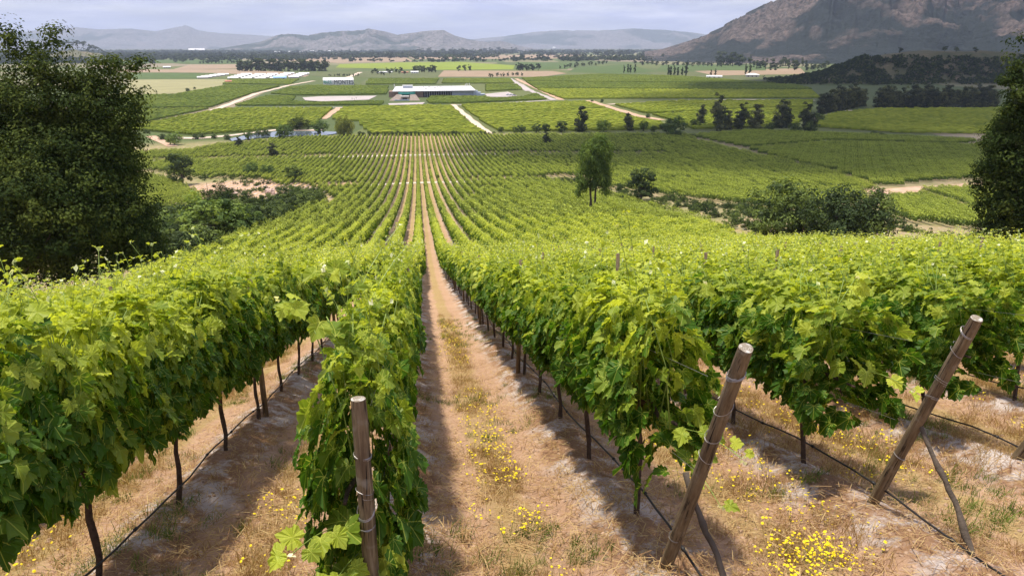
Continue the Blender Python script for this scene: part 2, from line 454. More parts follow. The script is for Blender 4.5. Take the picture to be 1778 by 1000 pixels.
_clearing = ground(425, 330)
def ground_material():
    t = NT('vineyard_ground'); P = t.pos()
    s = t.n('ShaderNodeSeparateXYZ', inp={0: P}); x, y, z = s.outputs[0], s.outputs[1], s.outputs[2]
    warp = t.math('MULTIPLY', t.math('SUBTRACT', t.noise(P, 1.1, 4), .5), .5)
    k = t.math('DIVIDE', t.math('ADD', t.math('SUBTRACT', x, X0), warp), SP)
    dk = t.math('SUBTRACT', k, t.math('ROUND', k))
    d = t.math('MULTIPLY', t.math('ABSOLUTE', dk), SP)              # distance from the vine row line
    big = t.noise(P, .35, 5, .6); mid = t.noise(P, 2.3, 7, .65); fine = t.noise(P, 22, 8, .72); clod = t.noise(P, 60, 5, .7)
    straw_vec = t.n('ShaderNodeMapping', inp={'Vector': P, 'Rotation': (0, 0, .5), 'Scale': (9.0, 44.0, 9.0)}).outputs[0]
    straw_n = t.noise(straw_vec, 2.0, 6, .7, dist=1.2)
    dirt = t.ramp(fine, [(.25, (.35, .20, .125)), (.5, (.52, .33, .215)), (.75, (.63, .43, .30))])
    dirt = t.mix(t.ramp(mid, [(.35, .0), (.7, .6)]), dirt, (.58, .39, .27))
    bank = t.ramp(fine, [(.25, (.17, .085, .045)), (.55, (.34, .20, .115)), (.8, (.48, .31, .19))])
    straw = t.ramp(straw_n, [(.28, (.26, .16, .07)), (.5, (.45, .32, .14)), (.75, (.62, .49, .27))])
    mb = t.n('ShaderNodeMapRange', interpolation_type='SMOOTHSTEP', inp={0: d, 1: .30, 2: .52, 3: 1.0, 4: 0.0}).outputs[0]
    mc = t.n('ShaderNodeMapRange', interpolation_type='SMOOTHSTEP', inp={0: d, 1: .78, 2: .94, 3: 0.0, 4: 1.0}).outputs[0]
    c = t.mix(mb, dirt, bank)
    sm = t.math('MULTIPLY', mc, t.ramp(t.noise(P, 3.2, 6, .7), [(.30, .25), (.52, 1)]))
    loose = t.ramp(t.noise(P, 1.6, 7, .7), [(.58, 0), (.70, .4)])
    c = t.mix(t.math('MAXIMUM', sm, loose), c, straw)
    # lime dust thrown along the vine stems
    lime = t.math('MULTIPLY', t.ramp(t.noise(P, 1.5, 7, .72), [(.47, 0), (.56, 1)]),
                  t.n('ShaderNodeMapRange', interpolation_type='SMOOTHSTEP', inp={0: d, 1: .25, 2: .60, 3: 1.0, 4: 0.0}).outputs[0])
    c = t.mix(t.math('MULTIPLY', lime, .8), c, t.ramp(clod, [(.3, (.58, .50, .46)), (.7, (.84, .80, .77))]))
    weed = t.ramp(t.noise(P, 1.05, 8, .75), [(.60, 0), (.70, .55)])
    c = t.mix(weed, c, (.19, .20, .06))
    c = t.mix(t.ramp(big, [(.3, .30), (.7, 0)]), c, (.30, .17, .09))
    # weeds grow over the earth between the rows lower down the hill, least in the middle rows
    ax = t.n('ShaderNodeMapRange', inp={0: t.math('ABSOLUTE', x), 1: 8.0, 2: 40.0, 3: .35, 4: 1.0}).outputs[0]
    yy = t.n('ShaderNodeMapRange', inp={0: y, 1: 35.0, 2: 140.0}).outputs[0]
    low = t.math('MULTIPLY', t.math('MULTIPLY', ax, yy), t.ramp(t.noise(P, .12, 7, .7), [(.34, .35), (.6, .95)]))
    cl_ = _clearing
    dd = t.n('ShaderNodeVectorMath', operation='DISTANCE', inp={0: t.n('ShaderNodeCombineXYZ', inp={0: x, 1: y}).outputs[0], 1: (cl_[0], cl_[1], 0)}).outputs['Value']
    low = t.math('MULTIPLY', low, t.n('ShaderNodeMapRange', inp={0: t.math('ADD', dd, t.math('MULTIPLY', t.noise(P, .15, 4), 14.0)), 1: 34.0, 2: 46.0}).outputs[0])
    c = t.mix(low, c, t.ramp(fine, [(.3, (.13, .15, .045)), (.7, (.26, .25, .10))]))
    # the plain: patchwork of pasture and stubble, the wooded hill and slope scrub
    vor = t.n('ShaderNodeTexVoronoi', feature='F1', inp={'Vector': t.n('ShaderNodeMapping', inp={'Vector': P, 'Rotation': (0, 0, .12), 'Scale': (.0035, .0026, .001)}).outputs[0], 'Scale': 1.0, 'Randomness': .8}).outputs['Color']
    vs = t.n('ShaderNodeSeparateColor', inp={0: vor}).outputs[0]
    field = t.ramp(vs, [(0, (.085, .115, .035)), (.35, (.12, .14, .045)), (.55, (.22, .20, .11)), (.75, (.075, .105, .035)), (.9, (.26, .21, .145))], 'CONSTANT')
    field = t.mix(t.ramp(t.noise(P, .02, 7, .65), [(.3, 0), (.8, .5)]), field, (.13, .14, .06))
    mp_ = t.n('ShaderNodeMapRange', inp={0: t.math('ADD', y, t.math('MULTIPLY', t.math('ABSOLUTE', x), .25)), 1: 455.0, 2: 480.0}).outputs[0]
    c = t.mix(mp_, c, field)
    up = t.n('ShaderNodeMapRange', inp={0: z, 1: -51.0, 2: -49.0}).outputs[0]
    hillc = t.ramp(t.noise(P, .03, 8, .7), [(.35, (.075, .085, .035)), (.6, (.14, .12, .06)), (.72, (.38, .26, .16))])
    c = t.mix(t.math('MULTIPLY', mp_, up), c, hillc)
    h = t.math('ADD', t.math('MULTIPLY', fine, .7), t.math('ADD', t.math('MULTIPLY', clod, .25), t.math('MULTIPLY', straw_n, .3)))
    h = t.math('ADD', h, t.math('MULTIPLY', mid, .8))
    return t.done(c, .95, t.bump(h, .9, .045), .12)
M['ground'] = ground_material()

# ------------------------------------------------------------------ the ground: one sheet to the horizon
def build_ground():
    fwd = math.pi / 2 - YAW
    a1 = np.linspace(fwd - .72, fwd + .72, 620)
    a2 = np.linspace(fwd + .72, fwd - .72 + 2 * math.pi, 90)[1:-1]
    A = np.concatenate([a1, a2]); na = len(A)
    Rr = [0.6]
    while Rr[-1] < 18500:
        r = Rr[-1]
        Rr.append(r + max(.035, r * (.0105 if r < 60 else .017 if r < 1500 else .05)))
    Rr = np.array(Rr); nr = len(Rr)
    X = np.outer(Rr, np.cos(A)); Y = np.outer(Rr, np.sin(A))
    Z = HT(X, Y)
    V = np.stack([X, Y, Z], -1).reshape(-1, 3)
    i = np.arange(nr - 1)[:, None]; j = np.arange(na)[None, :]; j2 = (j + 1) % na
    F = np.stack([i * na + j, (i + 1) * na + j, (i + 1) * na + j2, i * na + j2], -1).reshape(-1, 4)
    V = np.vstack([V, [[0, 0, float(HT(0, 0))]]])
    c = len(V) - 1
    T = np.stack([np.full(na, c), np.arange(na), (np.arange(na) + 1) % na], -1)
    o = obj('ground', mesh_np('ground', V, [F, T], M['ground'], smooth=True))
    tag(o, kind='structure')
build_ground()

# ------------------------------------------------------------------ mountains
def mountain_material(name, rock_a, rock_b, green, gscale, amount):
    t = NT(name); P = t.pos()
    g = t.n('ShaderNodeNewGeometry')
    n1 = t.noise(P, gscale, 9, .68, dist=.6); n2 = t.noise(P, gscale * 5, 8, .7); n3 = t.noise(P, gscale * .3, 6, .6, dist=.8)
    rock = t.mix(t.ramp(n2, [(.35, 0), (.65, 1)]), rock_a, rock_b)
    rock = t.mix(t.ramp(t.noise(P, gscale * 14, 5, .7), [(.4, 0), (.7, .5)]), rock, tuple(c * 1.5 for c in rock_b))
    a = t.n('ShaderNodeAttribute', attribute_name='gully').outputs['Fac']
    m = t.math('ADD', t.math('MULTIPLY', a, .55), t.math('ADD', t.math('MULTIPLY', n1, .5), t.math('MULTIPLY', n3, .8)))  # dark green follows the gullies: plants, plus relief shade put into the colour
    veg_shade = t.ramp(m, [(amount, 0), (amount + .07, 1)])
    sp = t.ramp(t.noise(P, gscale * 18, 4, .7), [(.44, 0), (.56, .75)])
    c = t.mix(t.math('MAXIMUM', veg_shade, sp), rock, green)
    return t.done(c, .95, t.bump(n2, 1.0, 25), .05)

def ridge(name, prof, dist, depth, mat, seed, rough, base=-52.0, n1=420, n2=120):
    """A range from its skyline: prof = [(px, py)...] of the crest seen from the vineyard."""
    px = np.array([p[0] for p in prof], float); py = np.array([p[1] for p in prof], float)
    q = np.linspace(px[0], px[-1], n1)
    yy = np.interp(q, px, py)
    az = np.zeros(n1); el = np.zeros(n1)
    for i in range(n1):
        d = sight(q[i], yy[i]); az[i] = math.atan2(d[0], d[1]); el[i] = d[2] / math.hypot(d[0], d[1])
    hh = np.maximum(el * (dist + depth * .5) - base, 0)
    v = np.linspace(0, 1, n2)
    R_ = dist + depth * v
    Xg = np.outer(np.sin(az), R_); Yg = np.outer(np.cos(az), R_)
    sc_ = 1.0 / rough
    # erosion: ridged noise in ground coordinates, ribs running down the slope
    w1 = fbm(Xg * sc_ * .6, Yg * sc_ * .6, seed + 40, 3) - .5
    rn = 1 - np.abs(2 * fbm(Xg * sc_ + w1 * 1.6, Yg * sc_ * .7 + w1 * 1.6, seed, 6) - 1)
    rn2 = 1 - np.abs(2 * fbm(Xg * sc_ * 3.2, Yg * sc_ * 2.4, seed + 9, 5) - 1)
    body = np.sin(np.clip(v * 1.0, 0, 1) * math.pi) ** .9
    body = np.where(v < .5, sstep(0, .62, v * 1.0 + .06), body)[None, :]
    rL = 1 - np.abs(2 * fbm(Xg * sc_ * .33 + w1 * 2, Yg * sc_ * .22 + w1, seed + 70, 3) - 1)
    Zg = hh[:, None] * (body * (.80 + .20 * rn) + (rL - .75) * .95 * body * (1 - .6 * body) + (rn - .75) * 1.25 * body * (1 - .5 * body) + (rn2 - .7) * .34 * body)
    crest = Zg.max(1); Zg = Zg * np.where(crest > 1, hh / np.maximum(crest, 1), 1)[:, None] + base - 6
    V = np.stack([Xg, Yg, Zg], -1).reshape(-1, 3)
    i = np.arange(n1 - 1)[:, None]; j = np.arange(n2 - 1)[None, :]
    F = np.stack([i * n2 + j, (i + 1) * n2 + j, (i + 1) * n2 + j + 1, i * n2 + j + 1], -1).reshape(-1, 4)
    o = obj(name, mesh_np(name, V, F, mat, smooth=True, attrs={'gully': (.6 * (1 - rn) + .8 * (1 - rL)).ravel()}))
    tag(o, kind='structure'); return o

M['mountain'] = mountain_material('red_rock_mountain', (.085, .068, .060), (.21, .16, .135), (.03, .038, .034), .0042, .775)
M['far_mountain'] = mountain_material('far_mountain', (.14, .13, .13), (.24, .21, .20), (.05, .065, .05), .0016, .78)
ridge('mountain', [(1120, 88), (1150, 84), (1185, 72), (1215, 62), (1255, 44), (1300, 21), (1340, 2), (1375, -20), (1430, -60), (1500, -78), (1570, -105), (1640, -88), (1700, -60), (1760, -72), (1830, -40), (1950, -10), (2100, 40), (2250, 70)],
      2500, 2600, M['mountain'], 3, 290.0, n1=900, n2=340)
ridge('hills', [(380, 84), (415, 78), (450, 73), (480, 60), (500, 57), (535, 60), (560, 55), (600, 53), (640, 50), (672, 55), (690, 60), (712, 57), (735, 54), (770, 52), (790, 62), (815, 68), (840, 72), (870, 70), (905, 80), (940, 86)],
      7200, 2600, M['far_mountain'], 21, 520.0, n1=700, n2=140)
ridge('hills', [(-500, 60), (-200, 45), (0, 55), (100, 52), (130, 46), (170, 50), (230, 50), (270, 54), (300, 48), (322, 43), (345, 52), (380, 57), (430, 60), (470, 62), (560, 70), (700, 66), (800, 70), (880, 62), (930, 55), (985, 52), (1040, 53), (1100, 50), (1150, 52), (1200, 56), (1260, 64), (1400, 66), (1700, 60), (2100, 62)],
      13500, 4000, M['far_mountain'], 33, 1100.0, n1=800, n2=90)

# ------------------------------------------------------------------ grape leaves and vines
_half = [(0.0, 0.0), (.10, -.13), (.27, -.21), (.33, -.13), (.46, -.07), (.43, .03), (.60, .15), (.57, .24), (.66, .38), (.50, .40), (.41, .43), (.44, .54), (.47, .67), (.35, .68), (.28, .78), (.17, .82), (.12, .95), (0.0, 1.06)]
LEAF = np.array([(x, y) for x, y in _half] + [(-x, y) for x, y in _half[-2:0:-1]])
LEAF_S = np.array([(0, 0), (.36, -.18), (.62, .32), (.36, .74), (0, 1.04), (-.36, .74), (-.62, .32), (-.36, -.18)])

def leaf_batch(P, N, T, S, tint, outline, curl, rng):
    """Leaves at P, normals N, tip directions T, sizes S -> vertices, triangles, attributes."""
    n = len(P); m = len(outline)
    N = N / np.linalg.norm(N, axis=1, keepdims=True)
    T = T - N * (T * N).sum(1, keepdims=True); T /= np.linalg.norm(T, axis=1, keepdims=True) + 1e-9
    B = np.cross(T, N)
    lx = np.concatenate([outline[:, 0], [0.0]]); ly = np.concatenate([outline[:, 1], [.30]])
    r2 = lx ** 2 + (ly - .3) ** 2
    fold = rng.uniform(.05, .42, n)[:, None]; cu = (curl * rng.uniform(.2, 1.5, n))[:, None]
    wav = rng.uniform(-.09, .09, (n, m + 1)) * (r2 > .1)
    lz = fold * np.abs(lx)[None] - cu * r2[None] + wav
    jx = 1 + rng.uniform(-.12, .12, n)[:, None]
    V = P[:, None] + S[:, None, None] * ((lx[None] * jx)[..., None] * B[:, None] + ly[None, :, None] * T[:, None] + lz[..., None] * N[:, None])
    base = (np.arange(n) * (m + 1))[:, None, None]
    tri = np.stack([np.full(m, m), np.arange(m), (np.arange(m) + 1) % m], -1)[None]
    F = (base + tri).reshape(-1, 3)
    luv = np.tile(np.stack([lx, ly, lx * 0], -1), (n, 1))
    return V.reshape(-1, 3), F, np.repeat(tint, m + 1), luv

def quad_batch(P, N, T, S, tint, asp=.62):
    """Small folded leaves or leaf clumps: two triangles each."""
    N = N / (np.linalg.norm(N, axis=1, keepdims=True) + 1e-9)
    T = T - N * (T * N).sum(1, keepdims=True); T /= np.linalg.norm(T, axis=1, keepdims=True) + 1e-9
    B = np.cross(T, N); S = S[:, None]
    a = P - T * S * .5; c = P + T * S * .5
    b = P + B * S * asp * .5 + N * S * .12; d = P - B * S * asp * .5 + N * S * .12
    V = np.stack([a, b, c, d], 1).reshape(-1, 3)
    k = (np.arange(len(P)) * 4)[:, None]
    F = np.concatenate([k + [0, 1, 2], k + [0, 2, 3]], 1).reshape(-1, 3)
    return V, F, np.repeat(tint, 4)

def merge(parts):
    """parts: (V, F, tint, luv, material index)"""
    Vs, Fs, Ts, Us, Ms = [], [], [], [], []; n = 0
    for V, F, t, u, mi in parts:
        Vs.append(V); Fs.append(F + n); n += len(V); Ts.append(t)
        Us.append(u if u is not None else np.zeros((len(V), 3))); Ms.append(np.full(len(F), mi))
    return np.vstack(Vs), np.vstack(Fs), np.concatenate(Ts), np.vstack(Us), np.concatenate(Ms)

def stem_tris(A, B, r):
    """Thin three-sided sticks between point arrays A and B."""
    d = B - A; d /= np.linalg.norm(d, axis=1, keepdims=True) + 1e-9
    u = np.cross(d, np.array([.3, .2, .93])); u /= np.linalg.norm(u, axis=1, keepdims=True) + 1e-9
    w = np.cross(d, u); P = []
    for k in range(3):
        a = 2 * math.pi * k / 3; o = (u * math.cos(a) + w * math.sin(a)) * (r[:, None] if hasattr(r, '__len__') else r)
        P += [A + o, B + o * .7]
    V = np.stack(P, 1).reshape(-1, 3); k = (np.arange(len(A)) * 6)[:, None]
    F = np.concatenate([k + [0, 2, 3], k + [0, 3, 1], k + [2, 4, 5], k + [2, 5, 3], k + [4, 0, 1], k + [4, 1, 5]], 1).reshape(-1, 3)
    return V, F

def foliage(seed, L, n, size, detail, z0=.92, z1=2.04, hw=.26, shoots=10, tall=.5, lowend=0.0):
    """The leafy wall of one vine, L metres of row along y, standing on z = 0."""
    rng = np.random.default_rng(seed)
    m = int(n * 1.25)
    y = rng.uniform(-L / 2, L / 2, m)
    v = rng.uniform(0, 1, m) ** .92
    bump = .75 + .55 * vnoise(y * 2.1 + seed * 7, v * 3.2, seed)
    zlo = z0 + .22 * (vnoise(y * 3 + seed * 3, y * 0, seed + 2) - .5) - lowend * np.clip((-y) / (L / 2), 0, 1)
    zhi = z1 + .26 * (vnoise(y * 2.6 + seed * 5, y * 0, seed + 4) - .4)
    z = zlo + (zhi - zlo) * v
    w = hw * bump * (.62 + .75 * np.sin(np.clip(v * .92 + .06, 0, 1) * math.pi) ** .7)
    side = np.where(rng.random(m) < .5, -1, 1)
    depth = np.where(rng.random(m) < .68, rng.uniform(.82, 1.10, m), rng.uniform(0, .85, m))
    x = side * w * depth
    top = v > .86
    x = np.where(top, rng.uniform(-1, 1, m) * w, x)
    keep = (rng.random(m) < .82)
    x, y, z, v, side, top = (a[keep] for a in (x, y, z, v, side, top))
    m = len(x)
    P = np.stack([x, y, z], 1)
    out = np.stack([side * np.ones(m), rng.normal(0, .35, m), np.where(top, 1.3, .55)], 1)
    out[top, 0] *= .35
    N = out + rng.normal(0, .38, (m, 3))
    T = np.stack([side * .45, rng.normal(0, .55, m), -1 + rng.normal(0, .35, m) + v * .5], 1)
    S = size * rng.uniform(.5, 1.34, m) * (1.08 - .38 * v ** 2)
    tint = np.clip(.14 + .68 * v ** 1.7 + rng.normal(0, .20, m), 0, 1)  # leaf age and the shade low in the leafy wall, both put into the tint
    parts = []
    if detail == 0:
        V, F, t, u = leaf_batch(P, N, T, S, tint, LEAF, .35, rng)
    elif detail == 1:
        V, F, t, u = leaf_batch(P, N, T, S, tint, LEAF_S, .35, rng)
    else:
        V, F, t = quad_batch(P, N, T, S * 1.25, tint, .95); u = None
    parts.append((V, F, t, u, 0))
    if shoots:
        K = int(shoots)
        b = np.stack([rng.uniform(-.22, .22, K), rng.uniform(-L / 2, L / 2, K), rng.uniform(z1 - .35, z1 - .05, K)], 1)
        ln = rng.uniform(.28, .28 + tall, K); lean = rng.normal(0, .28, (K, 2))
        seg = 5; prev = b; allA, allB, Q, QN, QT, QS, QT2 = [], [], [], [], [], [], []
        for s_ in range(1, seg + 1):
            f = s_ / seg
            cur = b + np.stack([lean[:, 0] * ln * f ** 1.7 * 1.2, lean[:, 1] * ln * f ** 1.7 * 1.2, ln * f * (1 - .12 * f)], 1)
            allA.append(prev); allB.append(cur); prev = cur
            for r_ in range(2 if s_ < seg else 3):
                an = rng.uniform(0, 2 * math.pi, K)
                o = np.stack([np.cos(an), np.sin(an), rng.uniform(.1, .6, K)], 1)
                Q.append(cur + o * .03); QT.append(o + np.array([0, 0, -.1])); QN.append(np.array([0, 0, 1.0]) + rng.normal(0, .45, (K, 3)))
                QS.append(size * (.78 - .58 * f) * rng.uniform(.7, 1.15, K)); QT2.append(np.clip(.62 + .38 * f + rng.normal(0, .1, K), 0, 1.0))
        A_, B_ = np.vstack(allA), np.vstack(allB)
        if detail < 2:
            V, F = stem_tris(A_, B_, .0035 if detail == 0 else .005)
            parts.append((V, F, np.full(len(V), .7), None, 1))
        Q, QN, QT, QS, Q2 = np.vstack(Q), np.vstack(QN), np.vstack(QT), np.concatenate(QS), np.concatenate(QT2)
        if detail == 0: V, F, t, u = leaf_batch(Q, QN, QT, QS, Q2, LEAF, .3, rng)
        elif detail == 1: V, F, t, u = leaf_batch(Q, QN, QT, QS * 1.1, Q2, LEAF_S, .3, rng)
        else: V, F, t = quad_batch(Q, QN, QT, QS * 1.3, Q2, .95); u = None
        parts.append((V, F, t, u, 0))
        # pale unopened tips and blossom buds
        V, F, t = quad_batch(prev, rng.normal(0, 1, (K, 3)), rng.normal(0, 1, (K, 3)), np.full(K, size * .36), rng.uniform(0, 1, K), .8)
        parts.append((V, F, t, None, 2))
        if detail == 0:       # curling tendrils
            kk = 7; idx = rng.integers(0, len(A_), kk * 2)
            for i in idx:
                s0 = A_[i]; a0 = rng.uniform(0, 6.28); pts = []
                for q in range(9):
                    a = a0 + q * .55; rr_ = .03 + .012 * q
                    pts.append(s0 + np.array([math.cos(a0) * .02 * q + math.cos(a) * rr_ * .5, math.sin(a0) * .02 * q + math.sin(a) * rr_ * .5, .012 * q]))
                pts = np.array(pts)
                V, F = stem_tris(pts[:-1], pts[1:], .0014)
                parts.append((V, F, np.full(len(V), .9), None, 1))
    V, F, t, u, mi = merge(parts)
    leafm = M['vine_leaf'] if detail == 0 else M['vine_leaf_plain'] if detail == 1 else M['row_leaf']
    return mesh_np('foliage', V, F, [leafm, M['shoot'], M['shoot_tip']], mi, {'tint': t, 'luv': u} if detail == 0 else {'tint': t})

def trunk_mesh(seed, L, lod=0, cord=True):
    rr = random.Random(seed); b = MB()
    pts = []; x = y = 0
    hgt = 1.02
    for i in range(8):
        f = i / 7
        pts.append((x, y, -.12 + (hgt + .12) * f)); x += rr.uniform(-.025, .025); y += rr.uniform(-.03, .03)
    n = 8 if lod == 0 else 5
    b.tube(pts, [.028 - .009 * (i / 7) + rr.uniform(-.003, .004) for i in range(8)], n, 0, True, .16, seed)
    if cord:
        for s in (-1, 1):
            q = [Vector(pts[-1])]
            for i in range(1, 6):
                q.append(Vector((x + rr.uniform(-.025, .025), y + s * L * .5 * i / 5, hgt + .02 + rr.uniform(-.02, .03))))
            b.tube(q, [.022, .02, .019, .017, .015, .012], n, 0, True, .18, seed + s)
        if lod == 0:
            for k in range(9):      # canes rising from the cordon
                yy = rr.uniform(-L / 2, L / 2); xx = rr.uniform(-.04, .04)
                b.tube([(xx, yy, hgt), (xx + rr.uniform(-.12, .12), yy + rr.uniform(-.08, .08), hgt + .5), (xx + rr.uniform(-.22, .22), yy + rr.uniform(-.12, .12), hgt + 1.0)], [.007, .005, .004], 4, 1)
    return b.mesh('trunk', [M['bark'], M['shoot']], True)

VS = 1.75                                            # vine spacing in the row
FOL0 = [foliage(100 + i, VS + .25, 800, .152, 0, shoots=15, tall=.62) for i in range(7)]
FOL1 = [foliage(200 + i, VS + .6, 760, .15, 1, shoots=15, tall=.6) for i in range(6)]
FOL_END = [foliage(300, VS + .2, 900, .15, 0, shoots=12, lowend=.32, tall=.65), foliage(301, VS + .2, 900, .15, 0, shoots=14, lowend=.26, tall=.7)]
FOL_LOW = foliage(310, 1.95, 1000, .145, 0, z0=.30, z1=1.95, hw=.25, shoots=14, tall=.85)
TR0 = [trunk_mesh(10 + i, VS) for i in range(5)]
TR1 = [trunk_mesh(30 + i, VS, 1) for i in range(4)]

# where each row begins (the end posts stand on a slanting headland)
def row_start(k):
    return {-1: 2.3, 0: 3.9, 1: 4.55, 2: 5.55, 3: 6.6}.get(k, (6.6 + (k - 3) * 1.0) if k > 3 else .2 - (k + 1) * -.0 - .4 * (-k - 1))

NEAR = {}
HILL_P = [(-900, 620), (-60, 508), (130, 478), (280, 446), (400, 402), (470, 380), (530, 362), (590, 352), (560, 335), (515, 318), (500, 326), (455, 311), (330, 308), (255, 296), (-300, 330), (-300, 262), (250, 266), (330, 262), (385, 252), (450, 246), (520, 240), (640, 238), (860, 236), (1190, 234),
          (1215, 246), (1290, 264), (1440, 299), (1530, 330), (1400, 326), (1230, 321), (1065, 309), (958, 305), (930, 309), (900, 311), (1000, 322), (1062, 336), (1130, 360), (1240, 386), (1310, 408), (1400, 416), (1600, 420), (1778, 423), (2600, 424), (2600, 1600), (-900, 1600)]
HILL_B = [(1062, 309), (1140, 312), (1240, 319), (1330, 326), (1500, 333), (1500, 352), (1420, 362), (1320, 358), (1200, 345), (1100, 331), (1060, 327)]
HILL_C = [(1540, 345), (1610, 342), (1690, 374), (1900, 420), (1900, 430), (1690, 398), (1600, 392), (1545, 375)]
HILL_D = [(265, 306), (300, 318), (350, 345), (352, 395), (330, 420), (270, 395), (240, 330)]
GAP = []
def on_road(x, y, px, py):
    g = (np.abs(y - 237.5 - .004 * x) < 3.4) & (np.abs(x) < 46)
    g |= (np.abs(y - 352 + .05 * x) < 4.2) & (x > -190) & (x < 120)
    return g

ks = np.arange(-95, 105)
rows_x = X0 + ks * SP
cand = []
for k, xr in zip(ks, rows_x):
    y0 = row_start(int(k))
    ys = np.arange(y0 + VS * .5, 470, VS)
    cand.append(np.stack([np.full(len(ys), xr), ys, np.full(len(ys), k), np.arange(len(ys))], 1))
cand = np.vstack(cand)
cz = H(cand[:, 0], cand[:, 1])
ppx, ppy, pd = project(np.stack([cand[:, 0], cand[:, 1], cz + np.where(cand[:, 1] < 130, 2.0, .4)], 1))
inside = (pd < .5) | inpoly(ppx, ppy, HILL_P) | inpoly(ppx, ppy, HILL_B)
farx = (pd > .5) & ((ppx < -860) | (ppx > 2560))
inside |= farx & (cand[:, 1] < 60) & (np.abs(cand[:, 0]) < 30)
near_left = (cand[:, 0] < np.maximum(-34.5, -18 - .12 * cand[:, 1])) & (cand[:, 1] < 205)
inside &= ~near_left
inside &= ~((cand[:, 1] < 75) & (cand[:, 0] > 31))
inside &= ~on_road(cand[:, 0], cand[:, 1], ppx, ppy)
cand = cand[inside]; cz = HT(cand[:, 0], cand[:, 1])
tx, ty, td = project(np.stack([cand[:, 0], cand[:, 1], cz + 1.7], 1))
bx_, by_, bd_ = project(np.stack([cand[:, 0], cand[:, 1], cz + .5], 1))
dist = np.sqrt((cand[:, 0] ** 2 + cand[:, 1] ** 2))
vis = ((td > .4) & (tx > -140) & (tx < 1918) & (((ty > -10) & (ty < 1150)))) | ((dist < 7.5) & (td > -.5))
order = np.argsort(np.where(vis, dist, 1e9))
near_ids = set(order[:296].tolist())
maxd = dist[order[295]]

ORD = ["first", "second", "third", "fourth", "fifth", "sixth", "seventh", "eighth", "ninth", "tenth", "eleventh", "twelfth", "thirteenth", "fourteenth"]
ROWN = {0: "row behind the upright post", 1: "row of the nearest leaning post", 2: "row of the second leaning post",
        3: "third row right of the path", 4: "fourth row right of the dirt path", 5: "fifth row right of the dirt path", 6: "sixth row right of the dirt path",
        -1: "big leafy row at the left edge", -2: "second row left of the upright post", -3: "third row left of the upright post", -4: "fourth row left of the upright post", -5: "fifth row left of the upright post"}
gz0 = lambda a, b: float(HT(a, b))
seen_in_row = {}
vr = random.Random(5)
stuff_rows = []
order_near = sorted(near_ids, key=lambda i: (cand[i, 2], cand[i, 1]))
for i in order_near:
    x, y, k, j = cand[i]; k = int(k); z = cz[i]
    c = seen_in_row.get(k, 0); seen_in_row[k] = c + 1
    root = empty('grapevine', (x - (.07 if k == 0 else 0), y, z))
    name = ROWN.get(k, ("one of the rows far right of the path" if k > 0 else "one of the rows beyond the left edge row"))
    first_desc = {0: "bright leafy grapevine", 1: "dense dark green grapevine", 2: "broad leafed grapevine", 3: "tall leafy grapevine"}.get(k, "leafy grapevine")
    if c < 7 and k in ROWN:
        lab = "%s %s down the %s" % (ORD[c], first_desc, name)
        tag(root, lab, 'grapevine', 'grapevines trained along the trellis rows')
    else:
        lab = "grapevine further down the %s" % name if k in ROWN else "sunlit grapevine in %s" % name
        tag(root, lab, 'grapevine', 'grapevines in the ' + name)
    near = dist[i] < 17
    first = (j == 0)
    if k == 0 and j == 0:
        fm = FOL_LOW; root.location[1] -= .50; root.location[2] = gz0(x, y - .5)
    elif k in (1,) and first: fm = FOL_END[0]
    elif k in (2, 3) and first: fm = FOL_END[1]
    elif near: fm = FOL0[vr.randrange(len(FOL0))]
    else: fm = FOL1[vr.randrange(len(FOL1))]
    fo = obj('foliage', fm, root)
    if not (first and k in (0, 1, 2, 3)):
        fo.rotation_euler = (0, 0, vr.choice([0, math.pi]))
    slope = math.atan((float(H(x, y + 1)) - float(H(x, y - 1))) / 2)
    tl = empty('x', (0, 0, 0)) if False else None
    fo.scale = (vr.uniform(.9, 1.12) * (.68 if k == 0 else .88 if k == -1 else 1), 1, vr.uniform(.96, 1.04) * (.90 if k > 1 else .95 if k == 1 else 1))
    # rows follow the fall of the slope: shear is a plain tilt here
    fo.rotation_euler = (slope if fo.rotation_euler[2] == 0 else -slope, 0, fo.rotation_euler[2]) if False else fo.rotation_euler
    fo.rotation_mode = 'XYZ'
    rz = fo.rotation_euler[2]
    fo.rotation_euler = (Matrix.Rotation(slope, 3, 'X') @ Matrix.Rotation(rz, 3, 'Z')).to_euler('XYZ')
    tr = obj('trunk', (TR0 if near else TR1)[vr.randrange(4)], root)
    tr.rotation_euler = (slope * .85, 0, 0)

